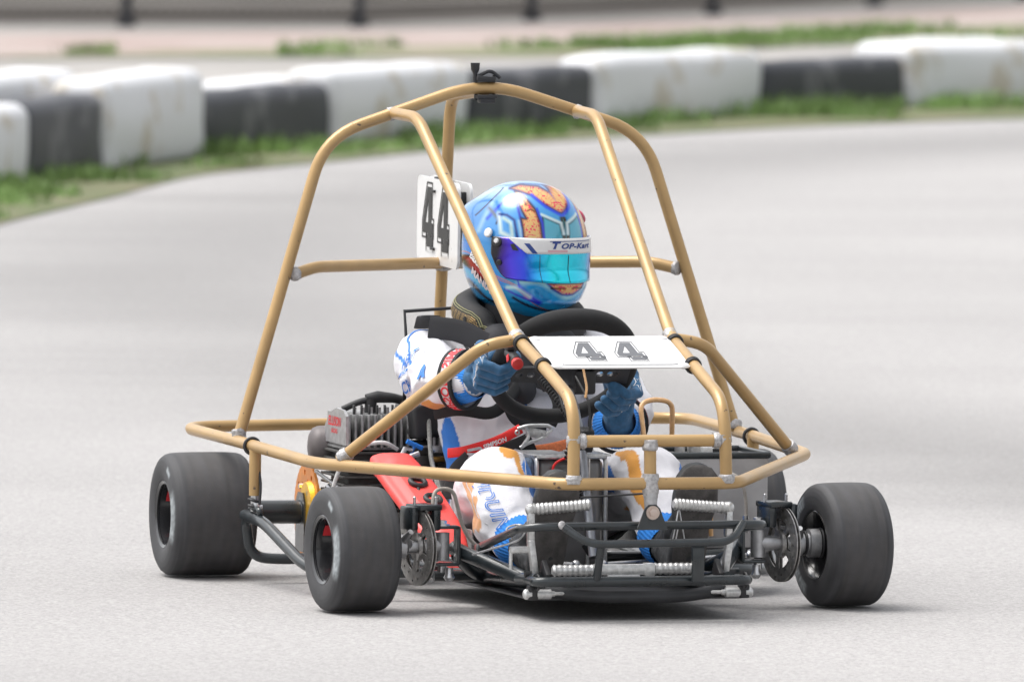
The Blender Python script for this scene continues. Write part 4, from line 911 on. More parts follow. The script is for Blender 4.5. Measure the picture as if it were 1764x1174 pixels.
def outline_text(txt, size, at, ex, ey, m, name, shear=0):
    cu = bpy.data.curves.new('t', 'FONT'); cu.body = txt; cu.size = size; cu.align_x = 'CENTER'; cu.align_y = 'CENTER'; cu.resolution_u = 3; cu.fill_mode = 'NONE'; cu.shear = shear; cu.offset = .001
    ob = bpy.data.objects.new('t', cu); col.objects.link(ob); dg = bpy.context.evaluated_depsgraph_get(); me = bpy.data.meshes.new_from_object(ob.evaluated_get(dg)); bpy.data.objects.remove(ob)
    bm = bmesh.new(); bm.from_mesh(me); bmesh.ops.subdivide_edges(bm, edges=[e for e in bm.edges if e.calc_length() > .012], cuts=3); vs = []; fs = []
    for e in bm.edges:
        a, b2 = e.verts[0].co.xy, e.verts[1].co.xy; t = (b2-a)
        if t.length < 1e-6: continue
        t.normalize(); nn = Vector((-t.y, t.x))*.0009; a = a-t*.0006; b2 = b2+t*.0006; k = len(vs); vs += [tuple(a+nn), tuple(a-nn), tuple(b2-nn), tuple(b2+nn)]; fs.append((k, k+1, k+2, k+3))
    bm.free(); mb = MB(); decal(mb, (vs, fs), at, ex, ey, bb, .0024, .3)
    return mb._build(name, m, PE, 80)
outline_text('IDUIN', .040, (-.206, .115, .205), (.36, -.15, -.90), (.88, -.1, .36), BLUEP, 'leg_lettering', .3)

# knitted cuffs
def ribcuff(a, b2, ra, rb, m, name, n=40, amp=.0006, parent=PE, seg=6, bulge=.004):
    a, b2 = Vector(a), Vector(b2); t = (b2-a).normalized(); u = t.orthogonal().normalized(); w_ = t.cross(u); mb = MB(); vs = []; fs = []; K2 = n*6
    for i in range(seg+1):
        q = i/seg; r = ra+(rb-ra)*q+bulge*math.sin(math.pi*q)
        for k in range(K2): ang = 2*math.pi*k/K2; rr = r+amp*math.cos(ang*n); vs.append(a.lerp(b2, q)+(u*math.cos(ang)+w_*math.sin(ang))*rr)
    for i in range(seg):
        for k in range(K2): fs.append((i*K2+k, i*K2+(k+1) % K2, (i+1)*K2+(k+1) % K2, (i+1)*K2+k))
    mb.add(vs, fs); return mb._build(name, m, parent, 60)
KNIT = mat('blue_knit', (.018, .19, .60), .85, 0, .12, 80, .2, 600)
for s in (-1, 1): ribcuff((s*.158, .065, .142), (s*.152, -.005, .125), .058, .045, KNIT, 'ankle_cuff')
ribcuff((-.195, .405, .452), (-.174, .345, .455), .052, .036, KNIT, 'wrist_cuff', 44, .0005, bulge=.002); ribcuff((.164, .462, .352), (.149, .390, .364), .052, .036, KNIT, 'wrist_cuff', 44, .0005, bulge=.002)
WBAND = mat('white_band_cloth', (.68, .66, .67), .8, 0, .05, 60)
def band(c, ax, r, wd, txt, ref):
    c, ax = Vector(c), Vector(ax).normalized()
    mb = MB(); mb.lathe([(-wd/2, r-.006), (-wd/2, r), (wd/2, r-.0005), (wd/2, r-.006)], c, ax, 48, closed=True); o = mb.build('sleeve_band', WBAND, PE)
    mb = MB()
    for q in (-1, 1): mb.lathe([(q*wd/2-.0035, r-.006), (q*wd/2-.0035, r+.0012), (q*wd/2+.0035, r+.0012), (q*wd/2+.0035, r-.006)], c, ax, 48, closed=True)
    mb.build('band_edging', STRAP, o)
    ref = Vector(ref); ref = (ref-ax*ref.dot(ax)).normalized(); w_ = ax.cross(ref); tv, tf = text2d(txt, wd*1.05, .0007, .1, .004); mb = MB()
    mb.add([c+ax*(-y)+(ref*math.cos(x/r)+w_*math.sin(x/r))*(r+.0010) for x, y in tv], tf); mb.build('band_lettering', REDP, o)
band((-.193, .402, .453), (-.62, .78, .0), .0635, .028, 'SIMPSON  SIMPSON', (-.9, -.5, .3)); band((-.230, .452, .446), (-.5, .85, -.02), .0596, .0205, 'SIMPSON', (-.4, -.3, -.7)) if False else None
band((.170, .470, .353), (.3, .95, -.02), .063, .024, 'SIMPSON  SIMPSON', (.8, -.5, -.1))

# piping along the sleeve and shoulder seam, trouser side seams
def seamline(P, rad, m, name):
    mb = MB(); out = []
    for p in fillet(P, .05, 10):
        pass
    Q = [Vector(p) for p in P]; D2 = []
    for a, b2 in zip(Q[:-1], Q[1:]):
        for k in range(14): D2.append(a.lerp(b2, k/14))
    for p in D2:
        h = bb.find_nearest(p)
        if h[0] is not None: out.append(h[0]+h[1]*rad*.3)
    mb.tube(out, rad, 6, flat=(.7, 1)); return mb._build(name, m, PE, 60)
seamline([(-.15, .74, .56), (-.24, .70, .54), (-.28, .62, .50), (-.29, .54, .47)], .0030, BLUEP, 'sleeve_piping')
seamline([(-.13, .70, .57), (-.20, .64, .56), (-.25, .55, .53), (-.25, .46, .52)], .0010, mat('grey_seam', (.35, .35, .37), .8), 'sleeve_seam')
seamline([(-.215, .40, .27), (-.225, .25, .27), (-.22, .15, .22), (-.19, .08, .17)], .0011, mat('grey_seam_thread', (.36, .36, .38), .8), 'trouser_seam')
seamline([(-.11, .35, .32), (-.11, .22, .33), (-.12, .13, .27), (-.13, .08, .2)], .0011, mat('grey_seam_thread', (.36, .36, .38), .8), 'trouser_seam')
# shoes
for s in (-1, 1):
    zt = 0 if s > 0 else -.012
    b = MB(); b.tube([(s*.152, -.098, .062), (s*.152, -.102, .075), (s*.151, -.125, .12), (s*.150, -.150, .17), (s*.149, -.176, .23), (s*.148, -.197, .285+zt), (s*.147, -.205, .305+zt), (s*.147, -.207, .312+zt)], [.018, .034, .037, .035, .043, .038, .024, .010], 24, flat=(.72, 1.0), upv=(0, -1, -.2))
    b.caps((s*.155, .012, .132), (s*.151, -.095, .098), .044, .036); b.caps((s*.154, -.01, .13), (s*.150, -.13, .19), .038, .030)
    me = fused(b, .003, 6)
    for v in me.vertices:
        v.co += v.normal*(.0018*wob(v.co, 60)+.0022*(1-abs(wob(Vector((v.co.x, v.co.y*1.5, v.co.z)), 26))*2))
    sh = finish(me, 'shoe', SHOE, PE)
    b = MB(); b.tube([(s*.152, -.122, .062), (s*.152, -.127, .075), (s*.151, -.150, .12), (s*.150, -.175, .17), (s*.149, -.205, .23), (s*.148, -.224, .285+zt), (s*.147, -.226, .303+zt), (s*.147, -.225, .310+zt)], [.018, .031, .035, .034, .045, .041, .028, .012], 24, flat=(.16, 1.04), upv=(0, -1, -.35)); b.build('sole', SOLE, sh)

# ---- gloves
def hand(phi, side, wrist, name_logo_dir):
    rp = rimp(phi); dphi = .01; t = (rimp(phi+dphi)-rimp(phi)).normalized()
    if t.dot(EU) < 0: t = -t
    o = (rp-WC); o = (o-t*o.dot(t)).normalized(); n = EN.copy()
    W_ = Vector(wrist); b = MB(); D = lambda w_, r, s: rp+t*s+(o*math.cos(R(w_))+n*math.sin(R(w_)))*r
    S = [.0345, .0118, -.0112, -.0335]; rf = [.0112, .0114, .0110, .0102]; kn = []
    for k in range(4):
        s = S[k]; a0 = D(48, .046, s*1.05); a1 = D(-22, .0385-(.002 if k == 3 else 0), s); a2 = D(-85, .0315, s*.96); a3 = D(-135-5*(k == 0), .0300, s*.92)
        kn.append((a0, a1, a2, a3)); b.caps(a0, a1, rf[k]*1.06, rf[k], 14); b.caps(a1, a2, rf[k], rf[k]*.93, 14); b.caps(a2, a3, rf[k]*.95, rf[k]*.82, 14)
        wb = W_.lerp(rp+n*.03+o*.02, .12)+t*s*.55; b.caps(wb, a0, .020, rf[k]*1.22, 14)
    wb = W_.lerp(rp, .30)+t*.018+n*.004-o*.012
    th = [wb, D(115, .052, .016), D(165, .040, .026), D(205, .034, .028), D(236, .032, .018)]
    for q in range(4): b.caps(th[q], th[q+1], [.019, .0155, .0135, .0125][q], [.0155, .0135, .0125, .0105][q], 14)
    b.caps(W_+(W_-rp).normalized()*.018, W_.lerp(rp, .25), .039, .030, 18)
    me = fused(b, .0018, 2)
    for v in me.vertices: v.co += v.normal*(.0006*wob(v.co, 90)+.0011*(1-abs(wob(v.co, 30))*2))
    bv = bvh_of(me); g = finish(me, 'glove', GLOVE, PE)
    # piping across the knuckles, along the back of the hand
    mb = MB(); back = [(D(62, .060, s)) for s in (.034, .012, -.010, -.030)]
    def snap(P, rad=.0011):
        out = []
        for p in P:
            h = bv.find_nearest(p)
            if h[0] is not None: out.append(h[0]+h[1]*.0004)
        mb.tube(out, rad, 6)
    snap(fillet([kn[0][1]+o*.02+t*.012, kn[1][1]+o*.02, kn[2][1]+o*.018, kn[3][1]+o*.018], .01, 6)); snap(fillet([D(40, .07, .038), D(75, .075, .0), D(110, .09, -.03)], .03, 12))
    snap([D(-10, .06, .033), D(-10, .06, .020)]); mb.build('glove_piping', WHTM, g)
    # star shaped emblem outline on the index finger side
    star = []
    for k in range(10):
        a = R(90+36*k); r_ = .0135 if k % 2 == 0 else .0060; star.append((r_*math.cos(a)*.75, r_*math.sin(a)*1.25))
    star[0] = (0, .024); mb = MB(); vs, fs = ribbon2d(star, .0012, True); c = kn[0][0].lerp(kn[0][1], .6); cc = c+o*.01
    ez = (o*.7-n*.9).normalized() if False else Vector(name_logo_dir).normalized(); ex_ = t.cross(ez).normalized(); 
    lx = (kn[0][1]-kn[0][0]).normalized(); lx = (lx-ez*lx.dot(ez)).normalized(); ly = ez.cross(lx)
    decal(mb, subdiv2d(vs, fs, .004), c, ly*-1, lx, bv, .0006, .12) ; mb.build('star_emblem', WHTM, g)
    # cuff panel
    ax_ = (W_-rp).normalized(); return g, kn
g1, k1 = hand(R(181), -1, (-.183, .358, .455), (-.35, -.75, .5))
g2, k2 = hand(R(-30), 1, (.155, .42, .355), (.2, -.8, .5))
dtext('SP', .03, (-.195, .375, .462), (.6, -.6, -.5), (.2, -.3, 1), WHTM, 'glove_cuff_lettering', .001, .2, bvh=bvh_of(BODY.data)) if False else None

# ---- neck collar
mb = MB(); P = []; nC = 44
for k in range(nC+1):
    a = R(-65)+R(310)*(k/nC)*1.0; a = R(-90+28)+R(304)*k/nC
    P.append(V(.012+.112*math.cos(a), .695+.118*math.sin(a), .572+.030*math.sin(a)+(-.02 if math.sin(a) < -.5 else 0)))
rads = [.020+.016*min(1, min(k, nC-k)/5) for k in range(nC+1)]
mb.tube(P, rads, 26, upv=(0, 0, 1), flat=(.95, .92)); me = mb.mesh()
no_ = [v.normal.copy() for v in me.vertices]; colr = []
for v, q in zip(me.vertices, no_):
    c = (.020, .019, .019); colr.append((*c, 1))
ca = me.color_attributes.new('Col', 'FLOAT_COLOR', 'POINT'); ca.data.foreach_set('color', np.array(colr, 'f').ravel())
COLM = mat('collar_cloth', (.02, .019, .019), .75, 0, .15, 80, .2, 500)
me = bake(me, [('SUBSURF', dict(levels=1))]); cl = finish(me, 'neck_collar', COLM, PE)
# woven gold mesh dots over the outer lower face, and the double seam
mb = MB(); seam = MB()
def colpt(a, b, rr=1.02):
    k = (a-R(-62))/R(304)*nC; k = max(0, min(nC-1e-3, k)); i = int(k); c = P[i].lerp(P[i+1], k-i); r = (rads[i]*.93)*rr; t = (P[i+1]-P[i]).normalized(); u = V(0, 0, 1); u = (u-t*u.dot(t)).normalized(); w_ = u.cross(t)
    if w_.dot(c-V(.012, .695, c.z)) < 0: w_ = -w_
    return c+(u*math.sin(b)+w_*math.cos(b))*r
for ia in range(120):
    a = R(118+ia*1.0)
    for ib in range(9):
        b_ = R(-38+ib*7.5+(3.7 if ia % 2 else 0)); p0 = colpt(a, b_, 1.03); p1 = colpt(a+R(.62), b_, 1.03); p2 = colpt(a+R(.62), b_+R(3.2), 1.03); p3 = colpt(a, b_+R(3.2), 1.03); mb.add([p0, p1, p2, p3], [(0, 1, 2, 3)])
mb._build('woven_mesh', mat('gold_weave', (.42, .27, .09), .6), cl)
for bb_ in (36, 44): seam.tube([colpt(R(95+2.5*i), R(bb_), 1.02) for i in range(70)], .0011, 5)
seam._build('seam', mat('olive_thread', (.25, .24, .12), .7), cl)
mb = MB(); mb.caps((.0, .70, .53), (.01, .685, .60), .075, .070, 24); mb.build('balaclava', NEO, PE)

# ---- harness
def strap(path, hw, name, m, nrm, th=.0016, parent=K, rad=.03):
    P = fillet(path, rad, 8); mb = MB(); mb.tube(P, 1, 12, flat=(th, hw), upv=nrm); return mb.build(name, m, parent, 50)
strap([(-.035, .535, .44), (-.075, .560, .505), (-.14, .600, .545), (-.205, .628, .552)], .024, 'shoulder_belt', NEO, (-.25, -.93, .12), .0024); strap([(-.20, .632, .574), (-.19, .70, .572), (-.17, .80, .54)], .022, 'shoulder_belt', NEO, (0, .1, 1), .002)
strap([(.03, .545, .42), (.06, .575, .500), (.12, .655, .548), (.15, .72, .552)], .026, 'shoulder_belt', NEO, (.1, -.75, .65), .0022)
mb = MB(); mb.tube([(-.128, .622, .572), (-.128, .612, .54), (-.130, .615, .515)], .004, 8); mb.tube(fillet([(-.130, .615, .515), (-.12, .58, .49), (-.118, .575, .44)], .02), .003, 8); mb.build('belt_keeper', RUB, K)
mb = MB(); b3 = MB(); b3.caps((-.06, .60, .515), (.07, .60, .510), .045, .045, 18); b3.caps((-.035, .575, .50), (-.02, .548, .42), .036, .030, 18); b3.build('chest_pad', NEO, K)
strap([(-.205, .58, .37), (-.17, .51, .385), (-.10, .50, .372), (-.06, .515, .40), (-.03, .53, .44)], .013, 'chest_belt', STRAP, (0, -1, .1), .0016)
strap([(-.03, .53, .44), (-.07, .50, .40), (-.05, .495, .355), (.02, .50, .345)], .011, 'chest_belt', STRAP, (0, -1, .2), .0016)
strap([(.03, .53, .44), (.05, .50, .39), (.03, .50, .35)], .012, 'chest_belt', STRAP, (0, -1, .2), .0016)
strap([(-.195, .50, .292), (-.17, .475, .296), (-.10, .462, .317), (-.045, .465, .345)], .0105, 'red_belt_tab', REDB, (-.1, -1, .2), .0022)
dtext('SIMPSON', .013, (-.105, .455, .315), (.93, -.1, .33), (-.3, 0, 1), WHTM, 'belt_lettering', .0004, .15, bvh=BVHTree.FromPolygons([(-.2, .462, .25), (.0, .452, .25), (.0, .452, .38), (-.2, .462, .38)], [(0, 1, 2, 3)]), parent=K)
strap([(-.10, .475, .288), (-.05, .46, .305), (-.02, .463, .318)], .021, 'belt_pad', STRAP, (-.1, -1, .2), .004)
strap([(-.06, .47, .295), (.01, .468, .300), (.06, .48, .31)], .011, 'orange_belt', mat('orange_webbing', (.62, .17, .06), .7, 0, .2, 200), (0, -1, .1), .002)
strap([(-.21, .45, .20), (-.19, .47, .26), (-.16, .46, .288)], .013, 'lap_belt', STRAP, (-.5, -1, .3), .002)
mb = MB(); mb.tube(fillet([(-.055, .455, .345), (-.035, .450, .352), (.01, .450, .352), (.02, .450, .345), (-.0, .450, .325), (-.035, .45, .315), (-.05, .452, .305)], .012), .0042, 10); mb.tube(fillet([(-.04, .449, .35), (-.03, .449, .33), (-.045, .449, .31)], .01), .004, 10); mb.box((-.015, .451, .336), (.045, .004, .02), (0, R(12), 0), .002); mb.cyl((-.02, .445, .34), (-.02, .455, .34), .006); mb.cyl((.0, .445, .335), (.0, .455, .335), .004)
mb.build('latch_lever', ALUB, K)
mb = MB(); mb.torus((-.055, .457, .337), (0, 1, 0), .004, .002, 16, 6); mb.tube(fillet([(-.165, .452, .30), (-.135, .450, .306), (-.137, .45, .290), (-.163, .452, .284)], .006), .003, 8, closed=False); mb.box((-.15, .455, .293), (.03, .003, .004), None, .001); mb.build('belt_buckle', ALUB, K)

# ================================================================== HELMET
HC = V(.017, .668, .712); HY = R(24); HF = V(math.sin(HY), -math.cos(HY), -.035).normalized(); HR = V(-math.cos(HY), -math.sin(HY), 0.0); HU = HR.cross(HF)*-1
if HU.z < 0: HU = -HU
HU = (HU+HR*.02).normalized()
def hs(az, el, off=0):       # az: 0 = front, + = driver's right
    ca_, sa = math.cos(az), math.sin(az); ce, se = math.cos(el), math.sin(el)
    e = 2.25; dx, dy, dz = abs(ce*sa)/.121, abs(ce*ca_)/(.138 if ca_ > 0 else .146), abs(se)/.147
    r = (dx**e+dy**e+dz**e)**(-1/e)
    X, Y, Z = r*ce*sa, r*ce*ca_, r*se
    # chin bar
    t = max(0, min(1, (-Z-.025)/.05)); t = t*t*(3-2*t); f = max(0, ca_)**1.5
    Y += .022*t*f; 
    lip = math.exp(-((Z+.100)/.014)**2)*f; Y += .006*lip
    under = max(0, min(1, (-Z-.105)/.03)); X *= 1-.20*under; Y *= 1-.16*under
    # rear spoiler
    sp = math.exp(-((Z-.085)/.022)**2)*max(0, -ca_)**.8; Y -= .026*sp; X *= 1+.05*sp
    fl_ = math.exp(-((Z-.01)/.05)**2)*0
    Z = max(Z, -.137)
    p = V(X, Y, Z); return p+(V(X, Y, Z*.9).normalized()*off)
def hw_(p): return HC+HR*p.x+HF*p.y+HU*p.z
def seg_d(U, V_, a, b):
    a = np.array(a, float); b = np.array(b, float); d = b-a; t = np.clip(((U-a[0])*d[0]+(V_-a[1])*d[1])/(d@d+1e-9), 0, 1); return np.hypot(U-a[0]-t*d[0], V_-a[1]-t*d[1])
def pl_d(U, V_, P, closed=False):
    D_ = np.full(U.shape, 1e9); Q = list(P)+([P[0]] if closed else [])
    for a, b in zip(Q[:-1], Q[1:]): D_ = np.minimum(D_, seg_d(U, V_, a, b))
    return D_
def inside(U, V_, P):
    r = np.zeros(U.shape, bool); n = len(P)
    for i in range(n):
        (x0, y0), (x1, y1) = P[i], P[(i+1) % n]; c = ((y0 > V_) != (y1 > V_)) & (U < (x1-x0)*(V_-y0)/((y1-y0) if y1 != y0 else 1e-9)+x0); r ^= c
    return r
s2l = lambda c: np.array([(x/255/12.92 if x/255 <= .04045 else ((x/255+.055)/1.055)**2.4) for x in c])
def chain(P, n=6): return smooth_curve(P, n)
def paint(U, V_):
    C = np.zeros(U.shape+(3,)); k = np.clip((V_-60)/900, 0, 1)[..., None]; kx = np.clip((U-50)/900, 0, 1)[..., None]
    C[:] = s2l((88, 140, 215))*(1-k)*(1-kx)+s2l((70, 150, 205))*(1-k)*kx+s2l((45, 150, 210))*k
    def soft(mask_d, w_, c, a=1.):
        nonlocal C
        if sum(c) < 330 and w_ < 30: w_ = w_*1.5; a = min(1., a*1.2)
        m = (np.clip(1-mask_d/w_, 0, 1)**1.2*a)[..., None]; C = C*(1-m)+s2l(c)*m
    def poly(P, c, out=(15, 25, 70), ow=16, oa=.95):
        nonlocal C; D_ = pl_d(U, V_, P, True); ins_ = inside(U, V_, P); d2 = np.where(ins_, D_*.9, D_); 
        if c is not None: C = np.where(ins_[..., None], c if isinstance(c, np.ndarray) and c.ndim == 3 else s2l(c), C)
        if out: soft(d2, ow, out, oa)
        return ins_
    fn = np.vectorize(lambda a, b: noise.noise(Vector((a*.030, b*.030, 2))), otypes=[float])(U, V_); fn2 = np.vectorize(lambda a, b: noise.noise(Vector((a*.055, b*.055, 7))), otypes=[float])(U, V_)
    tan = np.where((np.abs(fn) < .05)[..., None] | (fn2 > .40)[..., None], s2l((215, 60, 110)), s2l((222, 168, 128)))
    # soft highlights / airbrushed ribbons
    soft(pl_d(U, V_, [(150, 140), (300, 110), (420, 90)]), 60, (175, 205, 245), .8)
    soft(pl_d(U, V_, [(250, 190), (170, 330), (130, 420)]), 30, (150, 190, 245), .8)
    for P, c, w_ in (([(110, 300), (200, 220), (300, 130), (330, 100)], (20, 30, 60), 7), ([(200, 330), (330, 210), (480, 150), (520, 148)], (25, 75, 215), 16), ([(215, 250), (290, 330)], (90, 110, 130), 34), ([(280, 370), (310, 320)], (30, 40, 60), 12),
                     ([(300, 300), (320, 440), (400, 480)], (190, 215, 250), 30), ([(300, 300), (370, 310), (430, 350), (460, 490)], (20, 60, 130), 13), ([(340, 330), (400, 370), (420, 480)], (185, 215, 250), 26), ([(470, 360), (490, 490)], (150, 190, 250), 22), ([(440, 200), (470, 300), (500, 400)], (25, 50, 170), 14)): soft(pl_d(U, V_, P), w_, c)
    poly([(430, 130), (475, 138), (530, 200), (590, 280), (625, 380), (645, 520), (512, 520), (500, 420), (485, 340), (525, 345), (490, 280), (455, 200)], tan, (25, 30, 90), 14)
    soft(pl_d(U, V_, [(505, 205), (520, 235)]), 13, (40, 35, 40)); soft(pl_d(U, V_, [(530, 285), (555, 272), (580, 290)]), 8, (60, 30, 40))
    poly([(380, 105), (470, 78), (600, 95), (690, 150), (760, 240), (745, 170), (800, 190), (860, 250), (855, 300), (810, 325), (740, 300), (640, 230), (560, 165), (470, 130)], tan, (30, 45, 110), 14)
    soft(pl_d(U, V_, [(640, 80), (700, 130), (755, 215)]), 30, (180, 215, 250)); soft(pl_d(U, V_, [(760, 240), (730, 190), (690, 150)]), 9, (25, 80, 215))
    soft(pl_d(U, V_, [(870, 120), (930, 260), (950, 350)]), 55, (225, 180, 195), .8)
    poly([(640, 330), (760, 395), (790, 520), (650, 520)], (78, 160, 190), (20, 60, 80), 10); poly([(765, 345), (850, 345), (865, 400), (862, 520), (795, 520), (775, 400)], (60, 140, 170), (15, 35, 50), 14); poly([(880, 420), (940, 330), (945, 520), (870, 520)], (85, 175, 205), (20, 60, 80), 10)
    soft(pl_d(U, V_, [(630, 315), (765, 385), (785, 470)]), 17, (195, 225, 245)); soft(pl_d(U, V_, [(850, 330), (870, 380), (870, 460)]), 17, (200, 228, 245)); soft(pl_d(U, V_, [(870, 400), (930, 320)]), 14, (200, 228, 245))
    soft(pl_d(U, V_, [(560, 160), (660, 260), (760, 325), (830, 335)]), 12, (30, 80, 215)); soft(pl_d(U, V_, [(600, 270), (640, 380), (655, 500)]), 10, (35, 70, 200))
    # lower half
    soft(pl_d(U, V_, [(60, 520), (180, 690), (330, 820)]), 60, (0, 120, 215), .9)
    poly([(40, 600), (110, 620), (190, 740), (250, 840), (160, 790), (60, 690)], (150, 60, 75), (40, 20, 30), 12)
    soft(pl_d(U, V_, chain([(50, 570), (150, 650), (300, 790), (430, 850), (600, 1000), (720, 1060)])), 6, (190, 110, 95)); soft(pl_d(U, V_, chain([(60, 480), (140, 600), (240, 740), (400, 820), (480, 860)])), 6, (200, 120, 95))
    soft(pl_d(U, V_, chain([(40, 700), (150, 830), (300, 940), (420, 1010)])), 26, (60, 170, 235), .9); soft(pl_d(U, V_, chain([(70, 790), (200, 930), (360, 1010)])), 14, (30, 40, 70), .9)
    soft(pl_d(U, V_, chain([(470, 830), (620, 830), (700, 880), (800, 950), (900, 960), (1000, 900)])), 34, (150, 205, 235), .85); soft(pl_d(U, V_, chain([(480, 860), (540, 920), (630, 985)])), 22, (25, 60, 200), .9); soft(pl_d(U, V_, chain([(360, 870), (480, 930), (620, 990)])), 10, (20, 60, 190), .9)
    soft(pl_d(U, V_, chain([(380, 860), (460, 870), (560, 940)])), 24, (190, 225, 248), .8); soft(pl_d(U, V_, chain([(430, 940), (560, 1010), (700, 1050), (900, 1050), (1000, 980)])), 13, (25, 40, 70), .85)
    soft(pl_d(U, V_, [(460, 790), (480, 860)]), 10, (25, 80, 215)); soft(pl_d(U, V_, chain([(600, 900), (720, 990), (900, 1010)])), 20, (40, 120, 190), .7)
    vent = [(680, 840), (945, 840), (945, 925), (880, 940), (780, 930), (720, 890)]; poly(vent, tan, (30, 70, 150), 14); soft(pl_d(U, V_, [(705, 880), (800, 884)]), 9, (30, 10, 30)); soft(pl_d(U, V_, [(875, 886), (935, 884)]), 9, (30, 10, 30)); soft(pl_d(U, V_, [(700, 848), (930, 850)]), 8, (120, 20, 60))
    return C
NA, NE = 600, 300
az = np.linspace(-math.pi, math.pi, NA, endpoint=False); el = np.linspace(-R(89), R(89.5), NE)
vv = []; UU = np.zeros((NE, NA)); VV = np.zeros((NE, NA))
for i, e in enumerate(el):
    for j, a in enumerate(az):
        p = hs(a, e); vv.append(tuple(hw_(p))); q = abs(math.atan2(p.x, p.y)); rr = math.hypot(p.x/.121, p.y/.146); al = R(39)-q
        uu = 525+475*math.sin(max(-math.pi/2, al))*min(1, rr*1.0) if rr < 1 else 525+475*math.sin(max(-math.pi/2, al)); UU[i, j] = uu; VV[i, j] = 60+1030*(.145-(p.z-.105*p.y))/.288
CC = paint(UU, VV); below = np.array([hs(0, e).z for e in el]) < -.1365
CC[below] = (.01, .01, .012)
f = [(i*NA+j, i*NA+(j+1) % NA, (i+1)*NA+(j+1) % NA, (i+1)*NA+j) for i in range(NE-1) for j in range(NA)]+[tuple(range(NA))[::-1], tuple((NE-1)*NA+j for j in range(NA))]
me = bpy.data.meshes.new('helmet'); me.from_pydata(vv, [], f); bm = bmesh.new(); bm.from_mesh(me); bmesh.ops.recalc_face_normals(bm, faces=bm.faces); bm.to_mesh(me); bm.free()
ca = me.color_attributes.new('Col', 'FLOAT_COLOR', 'POINT'); cc4 = np.ones((NE*NA, 4)); mean_ = CC.reshape(-1, 3).mean(0); cc4[:, :3] = np.clip((CC.reshape(-1, 3)-mean_*.8)*1.35+mean_*.8, .004, .75)*.80; ca.data.foreach_set('color', cc4.astype('f').ravel())
HEL = finish(me, 'helmet', mat('airbrushed_helmet_paint', (.1, .3, .6), .22, .15, attr='Col', coat=.8), PE)
# visor
def patch(name, m, az0, az1, zt, zb, off, parent=HEL, na=80, nz_=16, th=.002, shape=None):
    vs = []; fs = []
    for j in range(nz_+1):
        for i in range(na+1):
            s = i/na; a = az0+(az1-az0)*s; t = zt(a) if callable(zt) else zt; b_ = zb(a) if callable(zb) else zb; z = t+(b_-t)*j/nz_
            e = math.asin(max(-1, min(1, z/.15)))
            for _ in range(5): e += (z-hs(a, e).z)/.14
            p = hs(a, e, off); vs.append(tuple(hw_(p)))
    for j in range(nz_):
        for i in range(na): k = j*(na+1)+i; fs.append((k, k+1, k+na+2, k+na+1))
    me = bpy.data.meshes.new(name); me.from_pydata(vs, [], fs); me = bake(me, [('SOLIDIFY', dict(thickness=th, offset=1 if False else 0))]); return finish(me, name, m, parent), vs, na
def vtop(a): return .034
def vbot(a): q = abs(a)/R(74); return -.058+.012*q*q+.045*max(0, (q-.80)/.20)**1.5
VIS = bpy.data.materials.new('iridium_mirror_visor'); VIS.use_nodes = True; n_ = VIS.node_tree.nodes; l_ = VIS.node_tree.links; bs = n_['Principled BSDF']
at = n_.new('ShaderNodeVertexColor'); at.layer_name = 'Col'; l_.new(at.outputs['Color'], bs.inputs['Base Color']); bs.inputs['Metallic'].default_value = .55; bs.inputs['Roughness'].default_value = .2; bs.inputs['Coat Weight'].default_value = .6; bs.inputs['Coat Roughness'].default_value = .04
vo, vsv, na_ = patch('visor', VIS, R(-74), R(74), vtop, vbot, .0045)
me = vo.data; ca = me.color_attributes.new('Col', 'FLOAT_COLOR', 'POINT'); cs = []
ST = [(-74, (30, 28, 40)), (-52, (60, 40, 150)), (-30, (10, 90, 205)), (-14, (0, 200, 225)), (10, (0, 215, 235)), (22, (0, 170, 235)), (34, (25, 70, 225)), (48, (60, 45, 205)), (60, (45, 25, 95)), (74, (22, 18, 30))]
ST = [(-80, (20, 18, 28)), (-52, (90, 60, 150)), (-36, (35, 90, 200)), (-22, (0, 190, 225)), (14, (0, 225, 240)), (30, (5, 165, 235)), (40, (40, 75, 235)), (52, (75, 55, 225)), (60, (60, 25, 150)), (66, (22, 18, 40)), (76, (14, 14, 18))]  # mirror coating's reflected colours, painted as fixed bands around the visor
for v in me.vertices:
    w_ = v.co+BASE[PE.name]-HC; a = math.degrees(math.atan2(w_.dot(HR), w_.dot(HF))); a += 3*noise.noise(Vector((w_.z*30, 0, 0)))
    for (a0, c0), (a1, c1) in zip(ST[:-1], ST[1:]):
        if a0 <= a <= a1: t = (a-a0)/(a1-a0); cs.append((*(s2l(c0)*(1-t)+s2l(c1)*t), 1)); break
    else: cs.append((.01, .01, .012, 1))
ca.data.foreach_set('color', np.array(cs, 'f').ravel())
for a_ in (0, 27):
    patch('visor_seam', INKM, R(a_-.25), R(a_+.25), -.0, -.056, .0062, vo, 2, 6, .0004)
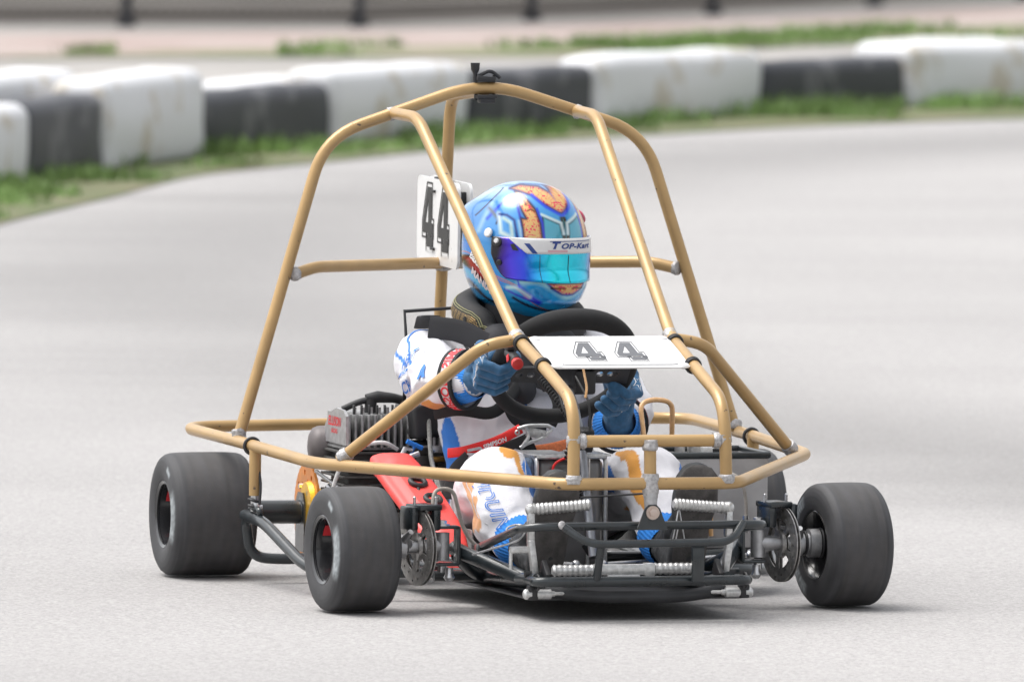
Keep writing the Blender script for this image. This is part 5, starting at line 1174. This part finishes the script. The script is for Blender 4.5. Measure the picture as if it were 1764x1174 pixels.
# white sun strip with slanted ends
strip_o, _, _ = patch('visor_strip', WHT, R(-55), R(55), lambda a: .0345, lambda a: .0025 if abs(a) < R(38) else .0025+.030*(abs(a)-R(38))/R(17), .0066, vo, 60, 6, .0006)
def onhelm(mb, m2, a0, z0, off, ang=0):     # wrap a flat shape round the shell, x to the driver's left
    vs, fs = m2; out = []; ca_, sa = math.cos(ang), math.sin(ang)
    for x, y in vs:
        x, y = x*ca_-y*sa, x*sa+y*ca_; a = a0-x/.146; z = z0+y; e = math.asin(max(-1, min(1, z/.15)))
        for _ in range(5): e += (z-hs(a, e).z)/.14
        out.append(hw_(hs(a, e, off)))
    mb.add(out, fs); return mb
def wide(m2, k): return [(x*k, y) for x, y in m2[0]], m2[1]
mb = MB(); onhelm(mb, wide(text2d('T', .0185, .0009, .3, .003), 1.6), R(14.5), .0195, .0076); onhelm(mb, wide(text2d('OP-Kart', .0150, .0006, .3, .003, 1.08), 1.62), R(-9), .0180, .0076); onhelm(mb, subdiv2d([(-.060, .0), (.062, .0), (.062, .0013), (-.060, .0013)], [(0, 1, 2, 3)], .004), R(-5), .0275, .0076); mb._build('strip_lettering', NAVYP, vo)
mb = MB(); onhelm(mb, subdiv2d([(-.024, 0), (.024, 0), (.024, .0042), (-.024, .0042)], [(0, 1, 2, 3)], .004), R(11), .0065, .0076); mb._build('strip_mark', mat('pale_pink_print', (.60, .36, .40), .6), vo)
mb = MB(); onhelm(mb, subdiv2d([(-.012, .010), (.0, .010), (.018, -.010), (.007, -.010)], [(0, 1, 2, 3)], .004), R(36), .0135, .0076); mb._build('strip_flash', NAVYP, vo)
mb = MB(); onhelm(mb, subdiv2d([(-.008, .010), (.0, .012), (.012, -.002), (-.002, -.001)], [(0, 1, 2, 3)], .004), R(50), .010, .0076); mb._build('strip_flash', INKM, vo)
for s in (-1, 1):     # visor pivots
    def kn(a, z, r, m, nm, h=.006):
        e = math.asin(z/.15)
        for _ in range(5): e += (z-hs(a, e).z)/.14
        p = hw_(hs(a, e, .004)); q = (hw_(hs(a, e, .02))-p).normalized(); mb = MB(); mb.lathe([(0, r), (h*.7, r), (h, r*.8), (h, .001)], p, q, 24); return mb.build(nm, m, vo)
    kn(s*R(79), .040, .0100, WHT, 'visor_pivot_cap'); kn(s*R(67), .023, .0110, BLKM, 'visor_arm'); kn(s*R(67), .025, .0058, WHT, 'visor_pivot_cap', .0095); kn(s*R(64), -.018, .0062, BLKM, 'visor_knob')
mb = MB(); onhelm(mb, text2d('Baking', .024, .0007, .2, .004), R(98), -.022, .0016, R(-28)); mb._build('helmet_lettering', WHTM, HEL)
mb = MB(); onhelm(mb, text2d('MANIA', .024, .0010, .1, .004), R(96), -.062, .0016, R(-33)); mb._build('helmet_lettering', mat('pale_lettering', (.62, .52, .52), .5), HEL)
# top vent on the left temple
mb = MB(); p = hw_(hs(R(-62), R(32), .002)); q = (hw_(hs(R(-62), R(32), .02))-p).normalized(); mb.lathe([(0, .016), (.005, .014), (.008, .009), (.008, .001)], p, q, 20); mb.build('air_vent', mat('crimson_vent', (.45, .05, .10), .3), HEL)
